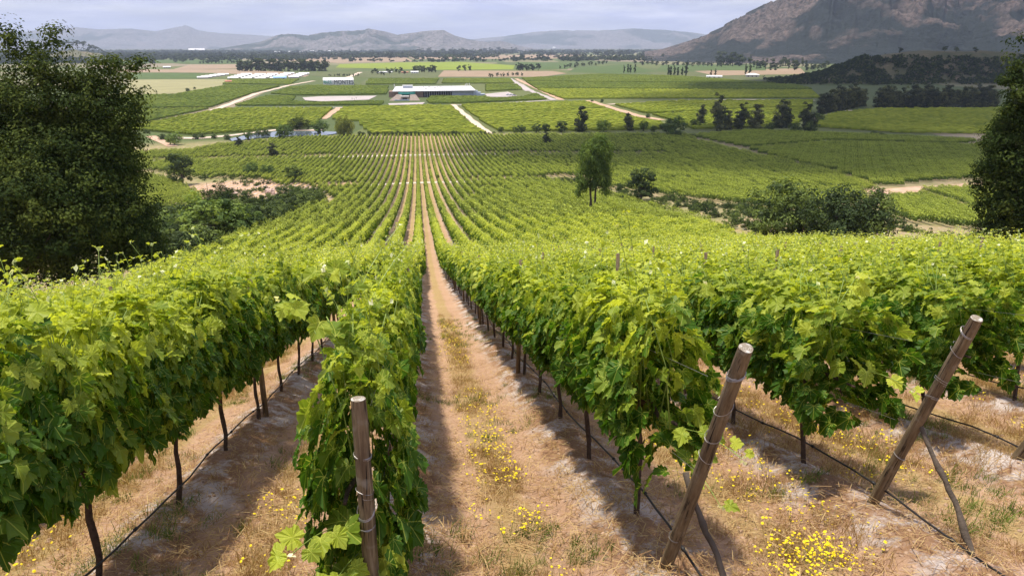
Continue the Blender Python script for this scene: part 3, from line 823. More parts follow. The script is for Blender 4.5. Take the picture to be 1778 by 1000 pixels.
def spray(name, parent, origin, canes, n, size, seed):
    # loose young canes with big fresh leaves at the row's end
    rng = np.random.default_rng(seed); parts = []; o = Vector(parent.location)
    for (p0, p1, cnt) in canes:
        parts = []
        a, b_ = np.array(p0, float), np.array(p1, float); f = np.linspace(0, 1, 8)[:, None]
        pts = a + (b_ - a) * f; pts[:, 2] += .10 * np.sin(f[:, 0] * 3.1) * np.linalg.norm(b_ - a); pts -= np.array(o)
        V, F = stem_tris(pts[:-1], pts[1:], .004); parts.append((V, F, np.full(len(V), .7), None, 1))
        i = rng.uniform(0, 1, cnt); i[0] = .98; P = np.stack([np.interp(i, f[:, 0], pts[:, k]) for k in range(3)], 1)
        an = rng.uniform(0, 6.28, cnt); off = np.stack([np.cos(an), np.sin(an), rng.uniform(-.3, .5, cnt)], 1)
        N = np.stack([rng.normal(0, .4, cnt), -.55 + rng.normal(0, .3, cnt), 1 + rng.normal(0, .3, cnt)], 1)
        T = off + np.array([0, -.3, -.6])
        V, F, t, u = leaf_batch(P + off * .05, N, T, size * rng.uniform(.7, 1.2, cnt) * (1.1 - .5 * i), np.clip(.45 + .4 * i + rng.normal(0, .12, cnt), 0, 1), LEAF, .35, rng)
        parts.append((V, F, t, u, 0))
        V, F, t = quad_batch(pts[-1:] + rng.normal(0, .012, (3, 3)), rng.normal(0, 1, (3, 3)), rng.normal(0, 1, (3, 3)), np.full(3, .04), np.ones(3), .8)
        parts.append((V, F, t, None, 2))
        V, F, t, u, mi = merge(parts)
        obj(name, mesh_np(name, V, F, [M['vine_leaf'], M['shoot'], M['shoot_tip']], mi, {'tint': t, 'luv': u}), parent)
for o_ in list(C.objects):
    if o_.name.split('.')[0] != 'grapevine': continue
    x_, y_ = o_.location[0], o_.location[1]
    if abs(x_ + .42) < .03 and y_ < 5:
        g = gz0(-.4, 3.4)
        spray('cane', o_, None, [((-.42, 3.75, g + .75), (-.72, 3.22, g + .98), 9), ((-.40, 3.75, g + .6), (-.62, 3.15, g + .62), 9), ((-.42, 3.8, g + .5), (-.52, 3.2, g + .35), 8), ((-.38, 3.8, g + .6), (-.25, 3.25, g + .5), 7), ((-.5, 4.2, g + 1.7), (-.78, 3.9, g + 2.12), 7), ((-.45, 4.4, g + 1.8), (-.58, 4.2, g + 2.2), 6)], 60, .15, 4)
    if abs(x_ - 1.8) < .05 and y_ < 6.2:
        g = gz0(1.8, 4.4)
        spray('cane', o_, None, [((1.8, 4.9, g + .9), (2.12, 4.2, g + 1.02), 7), ((1.8, 4.9, g + .8), (2.02, 4.25, g + .62), 8), ((1.8, 5.0, g + 1.6), (2.0, 4.8, g + 2.1), 6)], 40, .14, 5)
    if abs(x_ - 3.95) < .05 and y_ < 7.2:
        g = gz0(4, 5.2)
        spray('cane', o_, None, [((3.9, 6.0, g + 1.0), (4.25, 5.4, g + 1.05), 6), ((3.9, 6.0, g + 1.6), (3.8, 5.8, g + 2.0), 6)], 30, .14, 6)

# ------------------------------------------------------------------ everything of the vineyards past the first 300 vines
def gn_scatter(name, P, rot, scl, idx, sources, label=None, cat=None, group=None):
    me = bpy.data.meshes.new(name)
    n = len(P)
    me.vertices.add(n); me.vertices.foreach_set('co', np.ascontiguousarray(P, np.float32).ravel())
    a = me.attributes.new('rot', 'FLOAT_VECTOR', 'POINT'); a.data.foreach_set('vector', np.ascontiguousarray(rot, np.float32).ravel())
    a = me.attributes.new('scl', 'FLOAT_VECTOR', 'POINT'); a.data.foreach_set('vector', np.ascontiguousarray(scl, np.float32).ravel())
    a = me.attributes.new('idx', 'INT', 'POINT'); a.data.foreach_set('value', np.ascontiguousarray(idx, np.int32))
    o = obj(name, me)
    ng = bpy.data.node_groups.new(name, 'GeometryNodeTree')
    ng.interface.new_socket('Geometry', in_out='INPUT', socket_type='NodeSocketGeometry')
    ng.interface.new_socket('Geometry', in_out='OUTPUT', socket_type='NodeSocketGeometry')
    N = ng.nodes; L = ng.links
    gi = N.new('NodeGroupInput'); go = N.new('NodeGroupOutput')
    jn = N.new('GeometryNodeJoinGeometry')
    for s_ in reversed(sources):
        oi = N.new('GeometryNodeObjectInfo'); oi.inputs['Object'].default_value = s_; oi.inputs['As Instance'].default_value = True
        oi.transform_space = 'ORIGINAL'
        L.new(oi.outputs['Geometry'], jn.inputs[0])
    ip = N.new('GeometryNodeInstanceOnPoints'); ip.inputs['Pick Instance'].default_value = True
    def at(nm, ty):
        q = N.new('GeometryNodeInputNamedAttribute'); q.data_type = ty; q.inputs['Name'].default_value = nm; return q.outputs[0]
    er = N.new('FunctionNodeEulerToRotation')
    L.new(at('rot', 'FLOAT_VECTOR'), er.inputs[0])
    L.new(gi.outputs[0], ip.inputs['Points']); L.new(jn.outputs[0], ip.inputs['Instance'])
    L.new(at('idx', 'INT'), ip.inputs['Instance Index']); L.new(er.outputs[0], ip.inputs['Rotation']); L.new(at('scl', 'FLOAT_VECTOR'), ip.inputs['Scale'])
    L.new(ip.outputs[0], go.inputs[0])
    md = o.modifiers.new('scatter', 'NODES'); md.node_group = ng
    tag(o, label, cat, group, 'stuff')
    return o

def src(me):
    o = bpy.data.objects.new('source_' + me.name, me)
    return o

def join_meshes(a, b, name):
    """One mesh out of foliage and trunk, for the massed vines."""
    va = np.zeros(len(a.vertices) * 3, np.float32); a.vertices.foreach_get('co', va)
    vb = np.zeros(len(b.vertices) * 3, np.float32); b.vertices.foreach_get('co', vb)
    fa = np.zeros(len(a.loops), np.int32); a.loops.foreach_get('vertex_index', fa); fa = fa.reshape(-1, 3)
    b.calc_loop_triangles()
    fb = np.zeros(len(b.loop_triangles) * 3, np.int32); b.loop_triangles.foreach_get('vertices', fb); fb = fb.reshape(-1, 3) + len(a.vertices)
    ma = np.zeros(len(fa), np.int32); a.polygons.foreach_get('material_index', ma)
    ti = np.zeros(len(a.vertices), np.float32); a.attributes['tint'].data.foreach_get('value', ti)
    return mesh_np(name, np.concatenate([va, vb]).reshape(-1, 3), np.vstack([fa, fb]), list(a.materials) + [M['bark']],
                   np.concatenate([ma, np.full(len(fb), len(a.materials))]), {'tint': np.concatenate([ti, np.zeros(len(b.vertices), np.float32)])})

MID = [src(join_meshes(foliage(400 + i, VS + .9, 520, .17, 1, shoots=13, hw=.28), trunk_mesh(60 + i, VS, 1, False), 'massed_vine')) for i in range(5)]
FARV = [src(foliage(500 + i, VS * 3 + .4, 300, .27, 2, shoots=20, tall=.6, hw=.30, z0=.6)) for i in range(6)]
TRK = [src(trunk_mesh(80, VS, 1, False))]
rest = np.array([i for i in range(len(cand)) if i not in near_ids])
rc = cand[rest]; rz_ = cz[rest]; rd = dist[rest]
midm = rd < 105
farm = (~midm) & (rc[:, 3] % 3 == 1)
Pm, Rm, Sm, Im = [], [], [], []
sl = np.arctan((H(rc[:, 0], rc[:, 1] + 1) - H(rc[:, 0], rc[:, 1] - 1)) / 2)
for mask, off, cnt in ((midm, 0, len(MID)), (farm, len(MID), len(FARV))):
    n = int(mask.sum())
    flip = np.zeros(n)
    Pm.append(np.stack([rc[mask, 0], rc[mask, 1], rz_[mask]], 1))
    Rm.append(np.stack([sl[mask], np.zeros(n), np.zeros(n)], 1))
    Sm.append(np.stack([RG.uniform(.9, 1.1, n) * np.where(RG.random(n) < .5, -1, 1), np.ones(n), np.where(RG.random(n) < .05, RG.uniform(.55, .8, n), RG.uniform(.84, 1.06, n))], 1))
    Im.append(RG.integers(0, cnt, n) + off)
gn_scatter('vineyard_rows', np.vstack(Pm), np.vstack(Rm), np.abs(np.vstack(Sm)), np.concatenate(Im), MID + FARV,
           'rows of green grapevines covering the whole slope down to the plain', 'vineyard')
print('vines rest', len(rest), int(midm.sum()), int(farm.sum()), 'near to', maxd)

# ------------------------------------------------------------------ end posts, props, line posts, wires and hoses
def ring(b, r, z, turns, pitch, seed, rad=.0022, mi=0, tilt=.25):
    rr = random.Random(seed); a0 = rr.uniform(0, 6.28); pts = []
    n = int(turns * 16)
    for i in range(n + 1):
        a = a0 + i / 16 * 2 * math.pi
        zz = z + pitch * i / 16 + tilt * r * math.sin(a + a0) + rr.uniform(-.0015, .0015)
        q = r + .003 + rr.uniform(0, .0015)
        pts.append((math.cos(a) * q, math.sin(a) * q, zz))
    b.tube(pts, rad, 4, mi)

def end_post(base, top, r, label, wraps, seed):
    base = Vector(base); top = Vector(top); d = top - base; L = d.length
    root = empty('end_post', base)
    root.rotation_euler = d.to_track_quat('Z', 'Y').to_euler()
    tag(root, label, 'post', 'wooden end posts of the trellis')
    rr = random.Random(seed); b = MB(); n = 26; rings = 22
    V = []; ph = [rr.uniform(0, 6.28) for _ in range(6)]
    for i in range(rings + 1):
        f = i / rings; z = -.28 + (L + .28) * f
        q = r * (1.07 - .10 * f); 
        if i == rings: q *= .93
        for k in range(n):
            a = 2 * math.pi * k / n
            w = 1 + .025 * math.sin(3 * a + ph[0] + f * 2) + .02 * math.sin(7 * a + ph[1]) + .012 * math.sin(13 * a + ph[2] + f) + rr.uniform(-.008, .008)
            V.append((math.cos(a) * q * w + .01 * math.sin(f * 3 + ph[3]), math.sin(a) * q * w + .008 * math.sin(f * 4 + ph[4]), z))
    F = [(i * n + k, i * n + (k + 1) % n, (i + 1) * n + (k + 1) % n, (i + 1) * n + k) for i in range(rings) for k in range(n)]
    b.add(V, F, 0)
    tp = [V[rings * n + k] for k in range(n)]; c = (sum(p[0] for p in tp) / n, sum(p[1] for p in tp) / n, L + .006)
    b.add(tp + [c], [(k, (k + 1) % n, n) for k in range(n)], 1)
    b.build('shaft', [M['post'], M['end_grain']], root, True)
    for (h, turns, pitch, til) in wraps:
        w = MB(); ring(w, r * 1.02, h * L, turns, pitch, rr.randrange(999), tilt=til); w.build('wire_wrap', M['wire'], root)
    return root

gz = lambda x, y: float(HT(x, y))
end_post((-.37, 3.50, gz(-.37, 3.5)), (-.36, 3.60, -1.77), .043, "upright round wooden end post wrapped in wire, leaves around it",
         [(.80, 2.2, .006, .25), (.66, 1.4, .03, .5), (.60, 3.3, .005, .9), (.55, 2.2, .004, .3)], 3)
end_post((1.74, 4.48, gz(1.74, 4.48)), (1.80, 3.67, -1.63), .046, "leaning weathered end post nearest the bottom edge, wire wound near its top",
         [(.90, 3.4, .008, .5), (.76, 1.2, .09, .6), (.66, 2.2, .006, .4), (.57, 1.3, .01, .6), (.17, 1.5, .006, .3)], 5)
end_post((4.00, 5.33, gz(4.0, 5.33)), (4.02, 4.62, -1.90), .046, "leaning wooden end post at the right with a thin stick propping it",
         [(.93, 3.2, .006, .5), (.83, 1.6, .05, .8), (.70, 2.3, .02, .6), (.62, 2.2, .01, .7), (.30, 2.3, .006, .4)], 9)
end_post((6.08, 6.05, gz(6.08, 6.05)), (6.25, 5.35, gz(6.1, 5.4) + 1.85), .052, "wooden end post cut by the right edge of the photo", [(.9, 3, .01, .4), (.6, 2, .01, .4)], 12)

def prop(p0, p1, label, seed):
    rr = random.Random(seed); p0, p1 = Vector(p0), Vector(p1); b = MB()
    pts, rad = [], []
    for i in range(15):
        f = i / 14
        pts.append(p0.lerp(p1, f) + Vector((rr.uniform(-.012, .012) + .03 * math.sin(f * 5), rr.uniform(-.012, .012), 0)) - p0)
        rad.append(.018 + .006 * (1 - f) + (rr.random() < .3) * .006)
    b.tube(pts, rad, 9, 0, True, .1, seed)
    o = b.build('prop_stick', M['tree_bark'], None, True); o.location = p0
    tag(o, label, 'stick', 'sticks propping the end posts')
prop((4.06, 4.15, gz(4.06, 4.15) - .1), (4.05, 5.02, gz(4.0, 5.05) + .98), "thin crooked stick bracing the leaning post at the right", 4)
prop((1.93, 3.75, gz(1.9, 3.7) - .1), (1.80, 4.32, gz(1.8, 4.3) + .85), "thin crooked stick behind the nearest leaning post", 6)

pr = random.Random(8)
pb = []
for v_ in range(3):
    b = MB(); b.tube([(0, 0, -.3), (.004, 0, .8), (.0, .006, 1.5), (.006, 0, 2.22)], [.042, .040, .039, .036], 12, 0, True, .05, v_)
    pb.append(b.mesh('trellis_post', [M['post']], True))
pcount = 0
for k in range(-6, 9):
    y0 = row_start(k)
    for m in range(1, 9):
        y = y0 + VS * (5 * m - .42) + (0 if k != 1 else 0.0)
        if y > 62: break
        x = X0 + k * SP + (-.10 if k > 0 else .08)
        q = project(np.array([[x, y, gz(x, y) + 1.2]]))
        if not (0 < q[0][0] < 1778 and q[1][0] < 1000): continue
        o = obj('trellis_post', pb[pr.randrange(3)]); o.location = (x, y, gz(x, y)); o.rotation_euler = (pr.uniform(-.03, .03), pr.uniform(-.03, .03), pr.uniform(0, 6))
        nm = ROWN.get(k)
        if m == 1 and nm: tag(o, "grey line post nearest the camera, " + nm, 'post', 'wooden line posts inside the rows')
        elif nm: tag(o, "line post in leaves further down the " + nm, 'post', 'line posts of the ' + nm)
        else: tag(o, "wooden line post hidden among the leaves of the outer rows", 'post', 'line posts of the outer rows')

HN = {-1: "along the big leafy row at the left edge", 0: "under the row behind the upright post", 1: "beside the dirt path under the nearest leaning post",
      2: "passing the leaning post at the right", 3: "in the third row right of the path", 4: "in the fourth row right of the path", -2: "in the second row left of the upright post", 5: "in the fifth row right of the path"}
for k, txt in HN.items():
    rr = random.Random(50 + k); y0 = row_start(k) - (2.6 if k > 0 else .3); x = X0 + k * SP + .05
    pts = []; y = y0
    while y < 70:
        sag = .016 * math.sin(y * 3.6 + k) + rr.uniform(-.012, .012)
        hgt = .36 if y > row_start(k) + .3 else .36 - .10 * (row_start(k) + .3 - y)
        pts.append((x + .03 * math.sin(y * 1.3) + rr.uniform(-.006, .006), y, float(H(x, y)) + hgt + sag * .6)); y += .35 if y < 20 else 1.2
    b = MB(); b.tube(pts, .0095, 7)
    for j in range(1, min(len(pts) - 1, 70), 3):
        p, q = Vector(pts[j]), Vector(pts[j + 1]); d = (q - p).normalized() * .022
        b.tube([p - d, p + d], .0155, 7)
    o = b.build('drip_hose', M['hose'], None, True)
    tag(o, "black drip irrigation hose " + txt, 'hose', 'drip hoses hung along the rows')
    for zi, nm in ((1.02, 'lower'), (1.75, 'upper')):
        if k not in (-1, 0, 1, 2, 3): continue
        ys = np.arange(row_start(k) - (.35 if k > 0 else 0), 60, 2.0); xx = X0 + k * SP
        w = MB(); w.tube([(xx + .02, yy, float(H(xx, yy)) + zi) for yy in ys], .0017, 4)
        o = w.build('trellis_wire', M['wire'])
        tag(o, "%s trellis wire strung through the %s" % (nm, ROWN[k]), 'wire', 'trellis wires')

# ------------------------------------------------------------------ dry grass, weeds and yellow flowers between the rows
def tuft(seed, n, h, spread, mat, lean=.5, w=.004):
    rng = np.random.default_rng(seed)
    b = np.stack([rng.normal(0, spread, n), rng.normal(0, spread, n), np.full(n, -.01)], 1)
    an = rng.uniform(0, 6.28, n); ln = h * rng.uniform(.45, 1.15, n); le = rng.uniform(.05, lean, n)
    d = np.stack([np.cos(an) * le, np.sin(an) * le, np.ones(n)], 1); d /= np.linalg.norm(d, axis=1, keepdims=True)
    side = np.stack([-np.sin(an + 1), np.cos(an + 1), np.zeros(n)], 1) * w
    m1 = b + d * (ln * .55)[:, None]; d2 = d + np.stack([np.cos(an), np.sin(an), -.25 * np.ones(n)], 1) * le[:, None]; d2 /= np.linalg.norm(d2, axis=1, keepdims=True)
    tp = m1 + d2 * (ln * .45)[:, None]
    V = np.stack([b - side, b + side, m1 + side * .8, m1 - side * .8, tp], 1).reshape(-1, 3)
    k = (np.arange(n) * 5)[:, None]
    F = np.concatenate([k + [0, 1, 2], k + [0, 2, 3], k + [3, 2, 4]], 1).reshape(-1, 3)
    return mesh_np('tuft', V, F, mat, None, {'tint': np.repeat(rng.uniform(0, 1, n), 5)})

def flower_mesh(seed, n, spread, h):
    rr = random.Random(seed); b = MB()
    for i in range(n):
        x, y = rr.gauss(0, spread), rr.gauss(0, spread); z = h * rr.uniform(.5, 1.2); r = rr.uniform(.009, .0155)
        t = Vector((rr.uniform(-.5, .5), rr.uniform(-.7, .2), 1)).normalized(); u = t.orthogonal().normalized(); w = t.cross(u); c = Vector((x, y, z))
        P = [c + t * .003]
        for q in range(16):
            a = q / 16 * 6.283; rad = r if q % 2 == 0 else r * .72
            P.append(c + (u * math.cos(a) + w * math.sin(a)) * rad - t * .001)
        b.add(P, [(0, q + 1, (q + 1) % 16 + 1) for q in range(16)], 0)
        b.tube([(x * .8, y * .8, -.01), (x * .95, y * .95, z * .6), c], .0012, 3, 1, False)
    return b.mesh('flower_cluster', [M['petal'], M['shoot']])

def litter(seed):
    rng = np.random.default_rng(seed); n = 26
    p = np.stack([rng.normal(0, .12, n), rng.normal(0, .12, n), rng.uniform(.002, .02, n)], 1)
    a = rng.uniform(0, 6.28, n); d = np.stack([np.cos(a), np.sin(a), rng.normal(0, .12, n)], 1) * rng.uniform(.03, .13, n)[:, None]
    s = np.stack([-np.sin(a), np.cos(a), np.zeros(n)], 1) * .0022
    V = np.stack([p - d * .5 - s, p - d * .5 + s, p + d * .5 + s, p + d * .5 - s], 1).reshape(-1, 3)
    k = (np.arange(n) * 4)[:, None]
    return mesh_np('straw', V, np.concatenate([k + [0, 1, 2], k + [0, 2, 3]], 1).reshape(-1, 3), M['straw'], None, {'tint': np.repeat(rng.uniform(0, 1, n), 4)})

def clod(seed):
    rng = np.random.default_rng(seed); b = MB(); V, F = [], []
    n, m = 7, 5
    for i in range(m):
        th = math.pi * (i + .5) / m
        for k in range(n):
            a = 6.283 * k / n; r = rng.uniform(.7, 1.1)
            V.append((math.sin(th) * math.cos(a) * r, math.sin(th) * math.sin(a) * r * .8, math.cos(th) * .55 * r))
    F = [(i * n + k, i * n + (k + 1) % n, (i + 1) * n + (k + 1) % n, (i + 1) * n + k) for i in range(m - 1) for k in range(n)] + [tuple(range(n - 1, -1, -1)), tuple((m - 1) * n + k for k in range(n))]
    b.add(V, F); return b.mesh('clod', [M['clod']], True)
M['clod'] = simple('earth_clod', (.40, .27, .18), .95, .4, 14, .5)

def scatter_pts(n, rmax, seed, accept, pw=.62):
    rng = np.random.default_rng(seed); fwd = math.pi / 2 - YAW
    a = rng.uniform(fwd - .70, fwd + .70, n); r = 2.4 + (rmax - 2.4) * rng.random(n) ** (1 / pw * .9)
    x, y = r * np.cos(a), r * np.sin(a)
    kk = (x - X0) / SP; dk = (kk - np.round(kk)) * SP
    ok = accept(x, y, np.abs(dk), dk, rng)
    x, y = x[ok], y[ok]
    return np.stack([x, y, HT(x, y)], 1), rng
def put(name, pts, rng, meshes, s0, s1, lab):
    n = len(pts); sc_ = rng.uniform(s0, s1, n)
    gn_scatter(name, pts, np.stack([rng.uniform(-.1, .1, n), rng.uniform(-.1, .1, n), rng.uniform(0, 6.28, n)], 1), np.repeat(sc_[:, None], 3, 1), rng.integers(0, len(meshes), n), meshes, lab, name.replace('_', ' '))
def dens(x, y, s=.9, seed=3): return fbm(x * s, y * s, seed, 3)
dry = [src(tuft(600 + i, 26, .17, .05, M['straw'], .9, .0022)) for i in range(5)]
p, r_ = scatter_pts(34000, 26, 1, lambda x, y, d, dk, rng: (rng.random(len(x)) < (sstep(.72, 1.0, d) * .62 + .03 + .30 * (x > 2.9) * (x < 12))) & (dens(x, y) > .42) & ~((x > -.1) & (x < 1.4) & (d < .80)), 1.0)
put('dry_grass', p, r_, dry, .55, 1.35, "straw coloured dry grass between the vine rows")
p, r_ = scatter_pts(16000, 20, 2, lambda x, y, d, dk, rng: rng.random(len(x)) < .30, .8)
put('straw_litter', p, r_, [src(litter(620 + i)) for i in range(5)], .7, 1.5, "fallen straw and prunings lying on the bare dirt")
p, r_ = scatter_pts(9000, 24, 3, lambda x, y, d, dk, rng: (dens(x, y, .8, 31) > .60) & (rng.random(len(x)) < .5), .9)
put('green_grass', p, r_, [src(tuft(640 + i, 34, .14, .04, M['grass'], .9, .0026)) for i in range(4)], .5, 1.4, "small green grass tufts growing in the dry strips")
p, r_ = scatter_pts(9000, 12, 4, lambda x, y, d, dk, rng: rng.random(len(x)) < .6, .8)
put('earth_clods', p, r_, [src(clod(660 + i)) for i in range(4)], .005, .032, "small earth clods and pebbles on the dirt")
fl = [src(flower_mesh(680 + i, 5, .07, .13)) for i in range(5)]
p, r_ = scatter_pts(16000, 24, 5, lambda x, y, d, dk, rng: (((x > .2) & (x < 1.3) & (d > .78) & (y > 4.5) & (rng.random(len(x)) < .42) & (dens(x, y, .7, 77) > .42)) | ((x > 2.4) & (x < 13) & (d > .3) & (dens(x, y, .6, 77) > .55) & (rng.random(len(x)) < .30)) | ((x < -.7) & (d > .7) & (rng.random(len(x)) < .10) & (y < 7))), .9)
cl = ground(1420, 975); q = np.stack([r_.normal(cl[0], .17, 34), r_.normal(cl[1], .13, 34)], 1)
p = np.vstack([p, np.stack([q[:, 0], q[:, 1], HT(q[:, 0], q[:, 1])], 1)])
put('yellow_wildflowers', p, r_, fl, .7, 1.25, "small yellow daisies flowering in the dry grass")

# ------------------------------------------------------------------ trees
def tree_mesh(seed, lobes, leaves, leaf, clump, mat, trunk=None, droop=0.0, fill=.55, name='crown', bias=.6):
    """lobes: (x, y, z, rx, ry, rz) ellipsoids; leaf clumps spread through them."""
    rng = np.random.default_rng(seed)
    L = np.array(lobes, float); vol = (L[:, 3] * L[:, 4] * L[:, 5]) ** .85
    per = 46; nc = max(6, leaves // per)
    li = rng.choice(len(L), nc, p=vol / vol.sum())
    d = rng.normal(0, 1, (nc, 3)); d /= np.linalg.norm(d, axis=1, keepdims=True)
    rr = np.where(rng.random(nc) < bias, rng.uniform(.72, 1.06, nc), rng.uniform(.1, .8, nc))
    c = L[li, :3] + d * L[li, 3:6] * rr[:, None] * (1 + .22 * (vnoise(d[:, 0] * 2.5 + seed, d[:, 2] * 2.5, seed)[:, None] - .5))
    cr = clump * rng.uniform(.5, 1.35, nc)
    ct = rng.uniform(-.34, .34, nc)
    k = rng.integers(0, nc, leaves)
    e = rng.normal(0, 1, (leaves, 3)); e /= np.linalg.norm(e, axis=1, keepdims=True)
    q = rng.uniform(.3, 1.0, leaves) ** .6
    P = c[k] + e * (cr[k] * q)[:, None] * np.array([1, 1, .72])
    if droop: P[:, 2] -= droop * rng.random(leaves) ** 1.5
    N = e * 1.0 + np.array([0, 0, .55]) + rng.normal(0, .3, (leaves, 3)) + d[k] * .4
    T = rng.normal(0, 1, (leaves, 3)) + np.array([0, 0, -.4 - droop * 2])
    S = leaf * rng.uniform(.6, 1.35, leaves)
    tint = np.clip(.42 + ct[k] + rng.normal(0, .10, leaves), 0, 1)
    V, F, t = quad_batch(P, N, T, S, tint, .55 if not droop else .35)
    cm = mesh_np(name, V, F, mat, None, {'tint': t})
    tm = None
    if trunk:
        b = MB(); rr_ = random.Random(seed)
        for (x0, y0, x1, y1, z1, r0) in trunk:
            n = 9; pts, rad = [], []
            for i in range(n):
                f = i / (n - 1)
                pts.append((x0 + (x1 - x0) * f + rr_.uniform(-.04, .04) * z1 * .12, y0 + (y1 - y0) * f + rr_.uniform(-.04, .04) * z1 * .12, -.4 + (z1 + .4) * f)); rad.append(r0 * (1.15 - .95 * f ** 1.1))
            b.tube(pts, rad, 8, 0, True, .08, seed)
            for h in range(7):
                i = rr_.randrange(3, n - 1); j = rr_.randrange(nc); tgt = Vector(c[j]); st = Vector(pts[i])
                mid_ = st.lerp(tgt, .5) + Vector((0, 0, -.05 * z1 * rr_.random()))
                b.tube([st, mid_, tgt], [rad[i] * .55, rad[i] * .3, rad[i] * .1], 5, 0, True, .08, seed + h)
        tm = b.mesh('trunk', [M['tree_bark']], True)
    return cm, tm

def ell(*a): return a
SPEC = {}
SPEC['round'] = [tree_mesh(700 + i, [(0, 0, 5.2, 4.2, 4.2, 4.4), (1.8, .5, 6.4, 2.4, 2.6, 2.6), (-2, -.6, 4.6, 2.6, 2.6, 2.8)], 3600, .62, 1.05, M['tree_leaf'], [(0, 0, .2, .1, 6, .34)]) for i in range(3)]
SPEC['fresh'] = [tree_mesh(710 + i, [(0, 0, 5.2, 4.6, 4.4, 4.2), (2.2, .5, 5.8, 2.6, 2.6, 2.6), (-2.4, -.6, 4.4, 2.8, 2.6, 2.9)], 3600, .6, 1.1, M['fresh_leaf'], [(0, 0, .2, .1, 6, .3)]) for i in range(2)]
SPEC['upright'] = [tree_mesh(720 + i, [(0, 0, 4.6, 2.0, 2.0, 4.6), (.5, .2, 7.4, 1.4, 1.4, 2.5), (-.6, -.2, 2.6, 2.2, 2.1, 2.4)], 3400, .6, .9, M['gum_leaf'], [(0, 0, .3, .1, 8, .25), (.1, 0, -.4, .2, 6, .18)]) for i in range(4)]
SPEC['poplar'] = [tree_mesh(730 + i, [(0, 0, 5.4, 1.15, 1.15, 4.6)], 1500, .6, .6, M['far_leaf'], [(0, 0, 0, 0, 8, .2)]) for i in range(2)]
SPEC['far'] = [tree_mesh(740 + i, [(0, 0, 5.4, 3.6, 3.6, 4.4), (1.5, 0, 6.5, 2.4, 2.4, 2.8)], 700, 1.2, 1.4, M['far_leaf'], [(0, 0, 0, 0, 6, .35)]) for i in range(4)]
SPEC['farup'] = [tree_mesh(750 + i, [(0, 0, 4.7, 2.1, 2.1, 4.7), (.4, 0, 7.3, 1.3, 1.3, 2.5)], 600, 1.1, 1.1, M['far_leaf'], [(0, 0, 0, 0, 6, .3)]) for i in range(4)]
SPEC['willow'] = [tree_mesh(760, [(0, 0, 5.8, 4.4, 4.4, 4.0), (2, 0, 5.0, 3.4, 3.4, 3.0), (-2.2, 0, 4.6, 3.2, 3.4, 3.0)], 6000, .7, 1.1, M['willow_leaf'], [(0, 0, .2, .1, 6, .4)], droop=2.0)]
SPEC['bush'] = [tree_mesh(770 + i, [(0, 0, 4.4, 5.6, 5.4, 4.6), (3, 1, 4.6, 3.4, 3.2, 3.8), (-3.2, -1, 3.6, 3.6, 3.2, 3.6), (.5, 0, 7.2, 2.6, 2.6, 2.6)], 4600, .62, 1.5, M['tree_leaf'], [(0, 0, .4, .2, 5, .25), (.1, 0, -1.5, .3, 5, .2)]) for i in range(4)]
SPEC['deep'] = [tree_mesh(780 + i, [(0, 0, 4.6, 4.6, 4.4, 4.6), (2.4, 1, 5.2, 3.0, 3.0, 3.6), (-2.6, -1, 4.0, 3.2, 3.0, 3.6), (.5, 0, 7.8, 2.0, 2.0, 2.2)], 5200, .5, 1.2, M['dark_leaf'], [(0, 0, .4, .2, 6, .3), (.1, 0, -1.2, .3, 5, .2)]) for i in range(4)]

tr_ = random.Random(21)
def plant(kind, px, py, top, label=None, group=None, wide=1.0, cat=None, name=None, var=None, at=None):
    p = ground(px, py) if at is None else np.array([at[0], at[1], float(H(at[0], at[1]))])
    D = float(np.dot(p, _F)); h = (py - top) * D / FPX
    cm, tm = SPEC[kind][tr_.randrange(len(SPEC[kind])) if var is None else var]
    s = h / 9.7
    isb = kind in ('bush',)
    if kind in ('upright', 'farup') and not name: name = 'gum_tree'
    root = empty(name or ('shrub' if isb else 'poplar_tree' if kind == 'poplar' else 'willow_tree' if kind == 'willow' else 'tree'), (p[0], p[1], float(HT(p[0], p[1])) - .03 * h), tr_.uniform(0, 6.28), (s * wide, s * wide, s))
    obj('crown', cm, root)
    if tm: obj('trunk', tm, root)
    tag(root, label, cat or ('shrub' if isb else 'tree'), group)
    return root

# the big dark tree on the left, its crown made for its own outline
def big_tree(base_xy, px0, py0, lobes_px, leaves, leaf, clump, mat, trunk, name, label, seed, droop=0):
    z = float(H(*base_xy)); base = np.array([base_xy[0], base_xy[1], z]); D = float(base @ _F)
    s = D / FPX; rr = random.Random(seed)
    # height of the picture row of its base
    _, pyb, _ = project(base[None]); pxb = float(project(base[None])[0][0]); pyb = float(pyb[0])
    lob = []
    for (cx, cy, rx, ry) in lobes_px:
        d = (cx - 889) * _R + (500 - cy) * _U + FPX * _F; hf = np.array([math.sin(YAW), math.cos(YAW), 0])
        d = d * (base @ hf) / (d @ hf); q = float(d @ _F) / FPX; w = float((d - base) @ _R)
        lob.append((w, rr.uniform(-1, 1) * rx * q * .4, float(d[2] - base[2]), rx * q, (rx + ry) * .5 * q, ry * q))
    cm, tm = tree_mesh(seed, lob, leaves, leaf, clump, mat, [(a * s, b, c * s, d, e * s, f) for a, b, c, d, e, f in trunk], droop=droop, bias=.82)
    root = empty(name, base, -YAW); obj('crown', cm, root); obj('trunk', tm, root)
    tag(root, label, 'tree'); return root

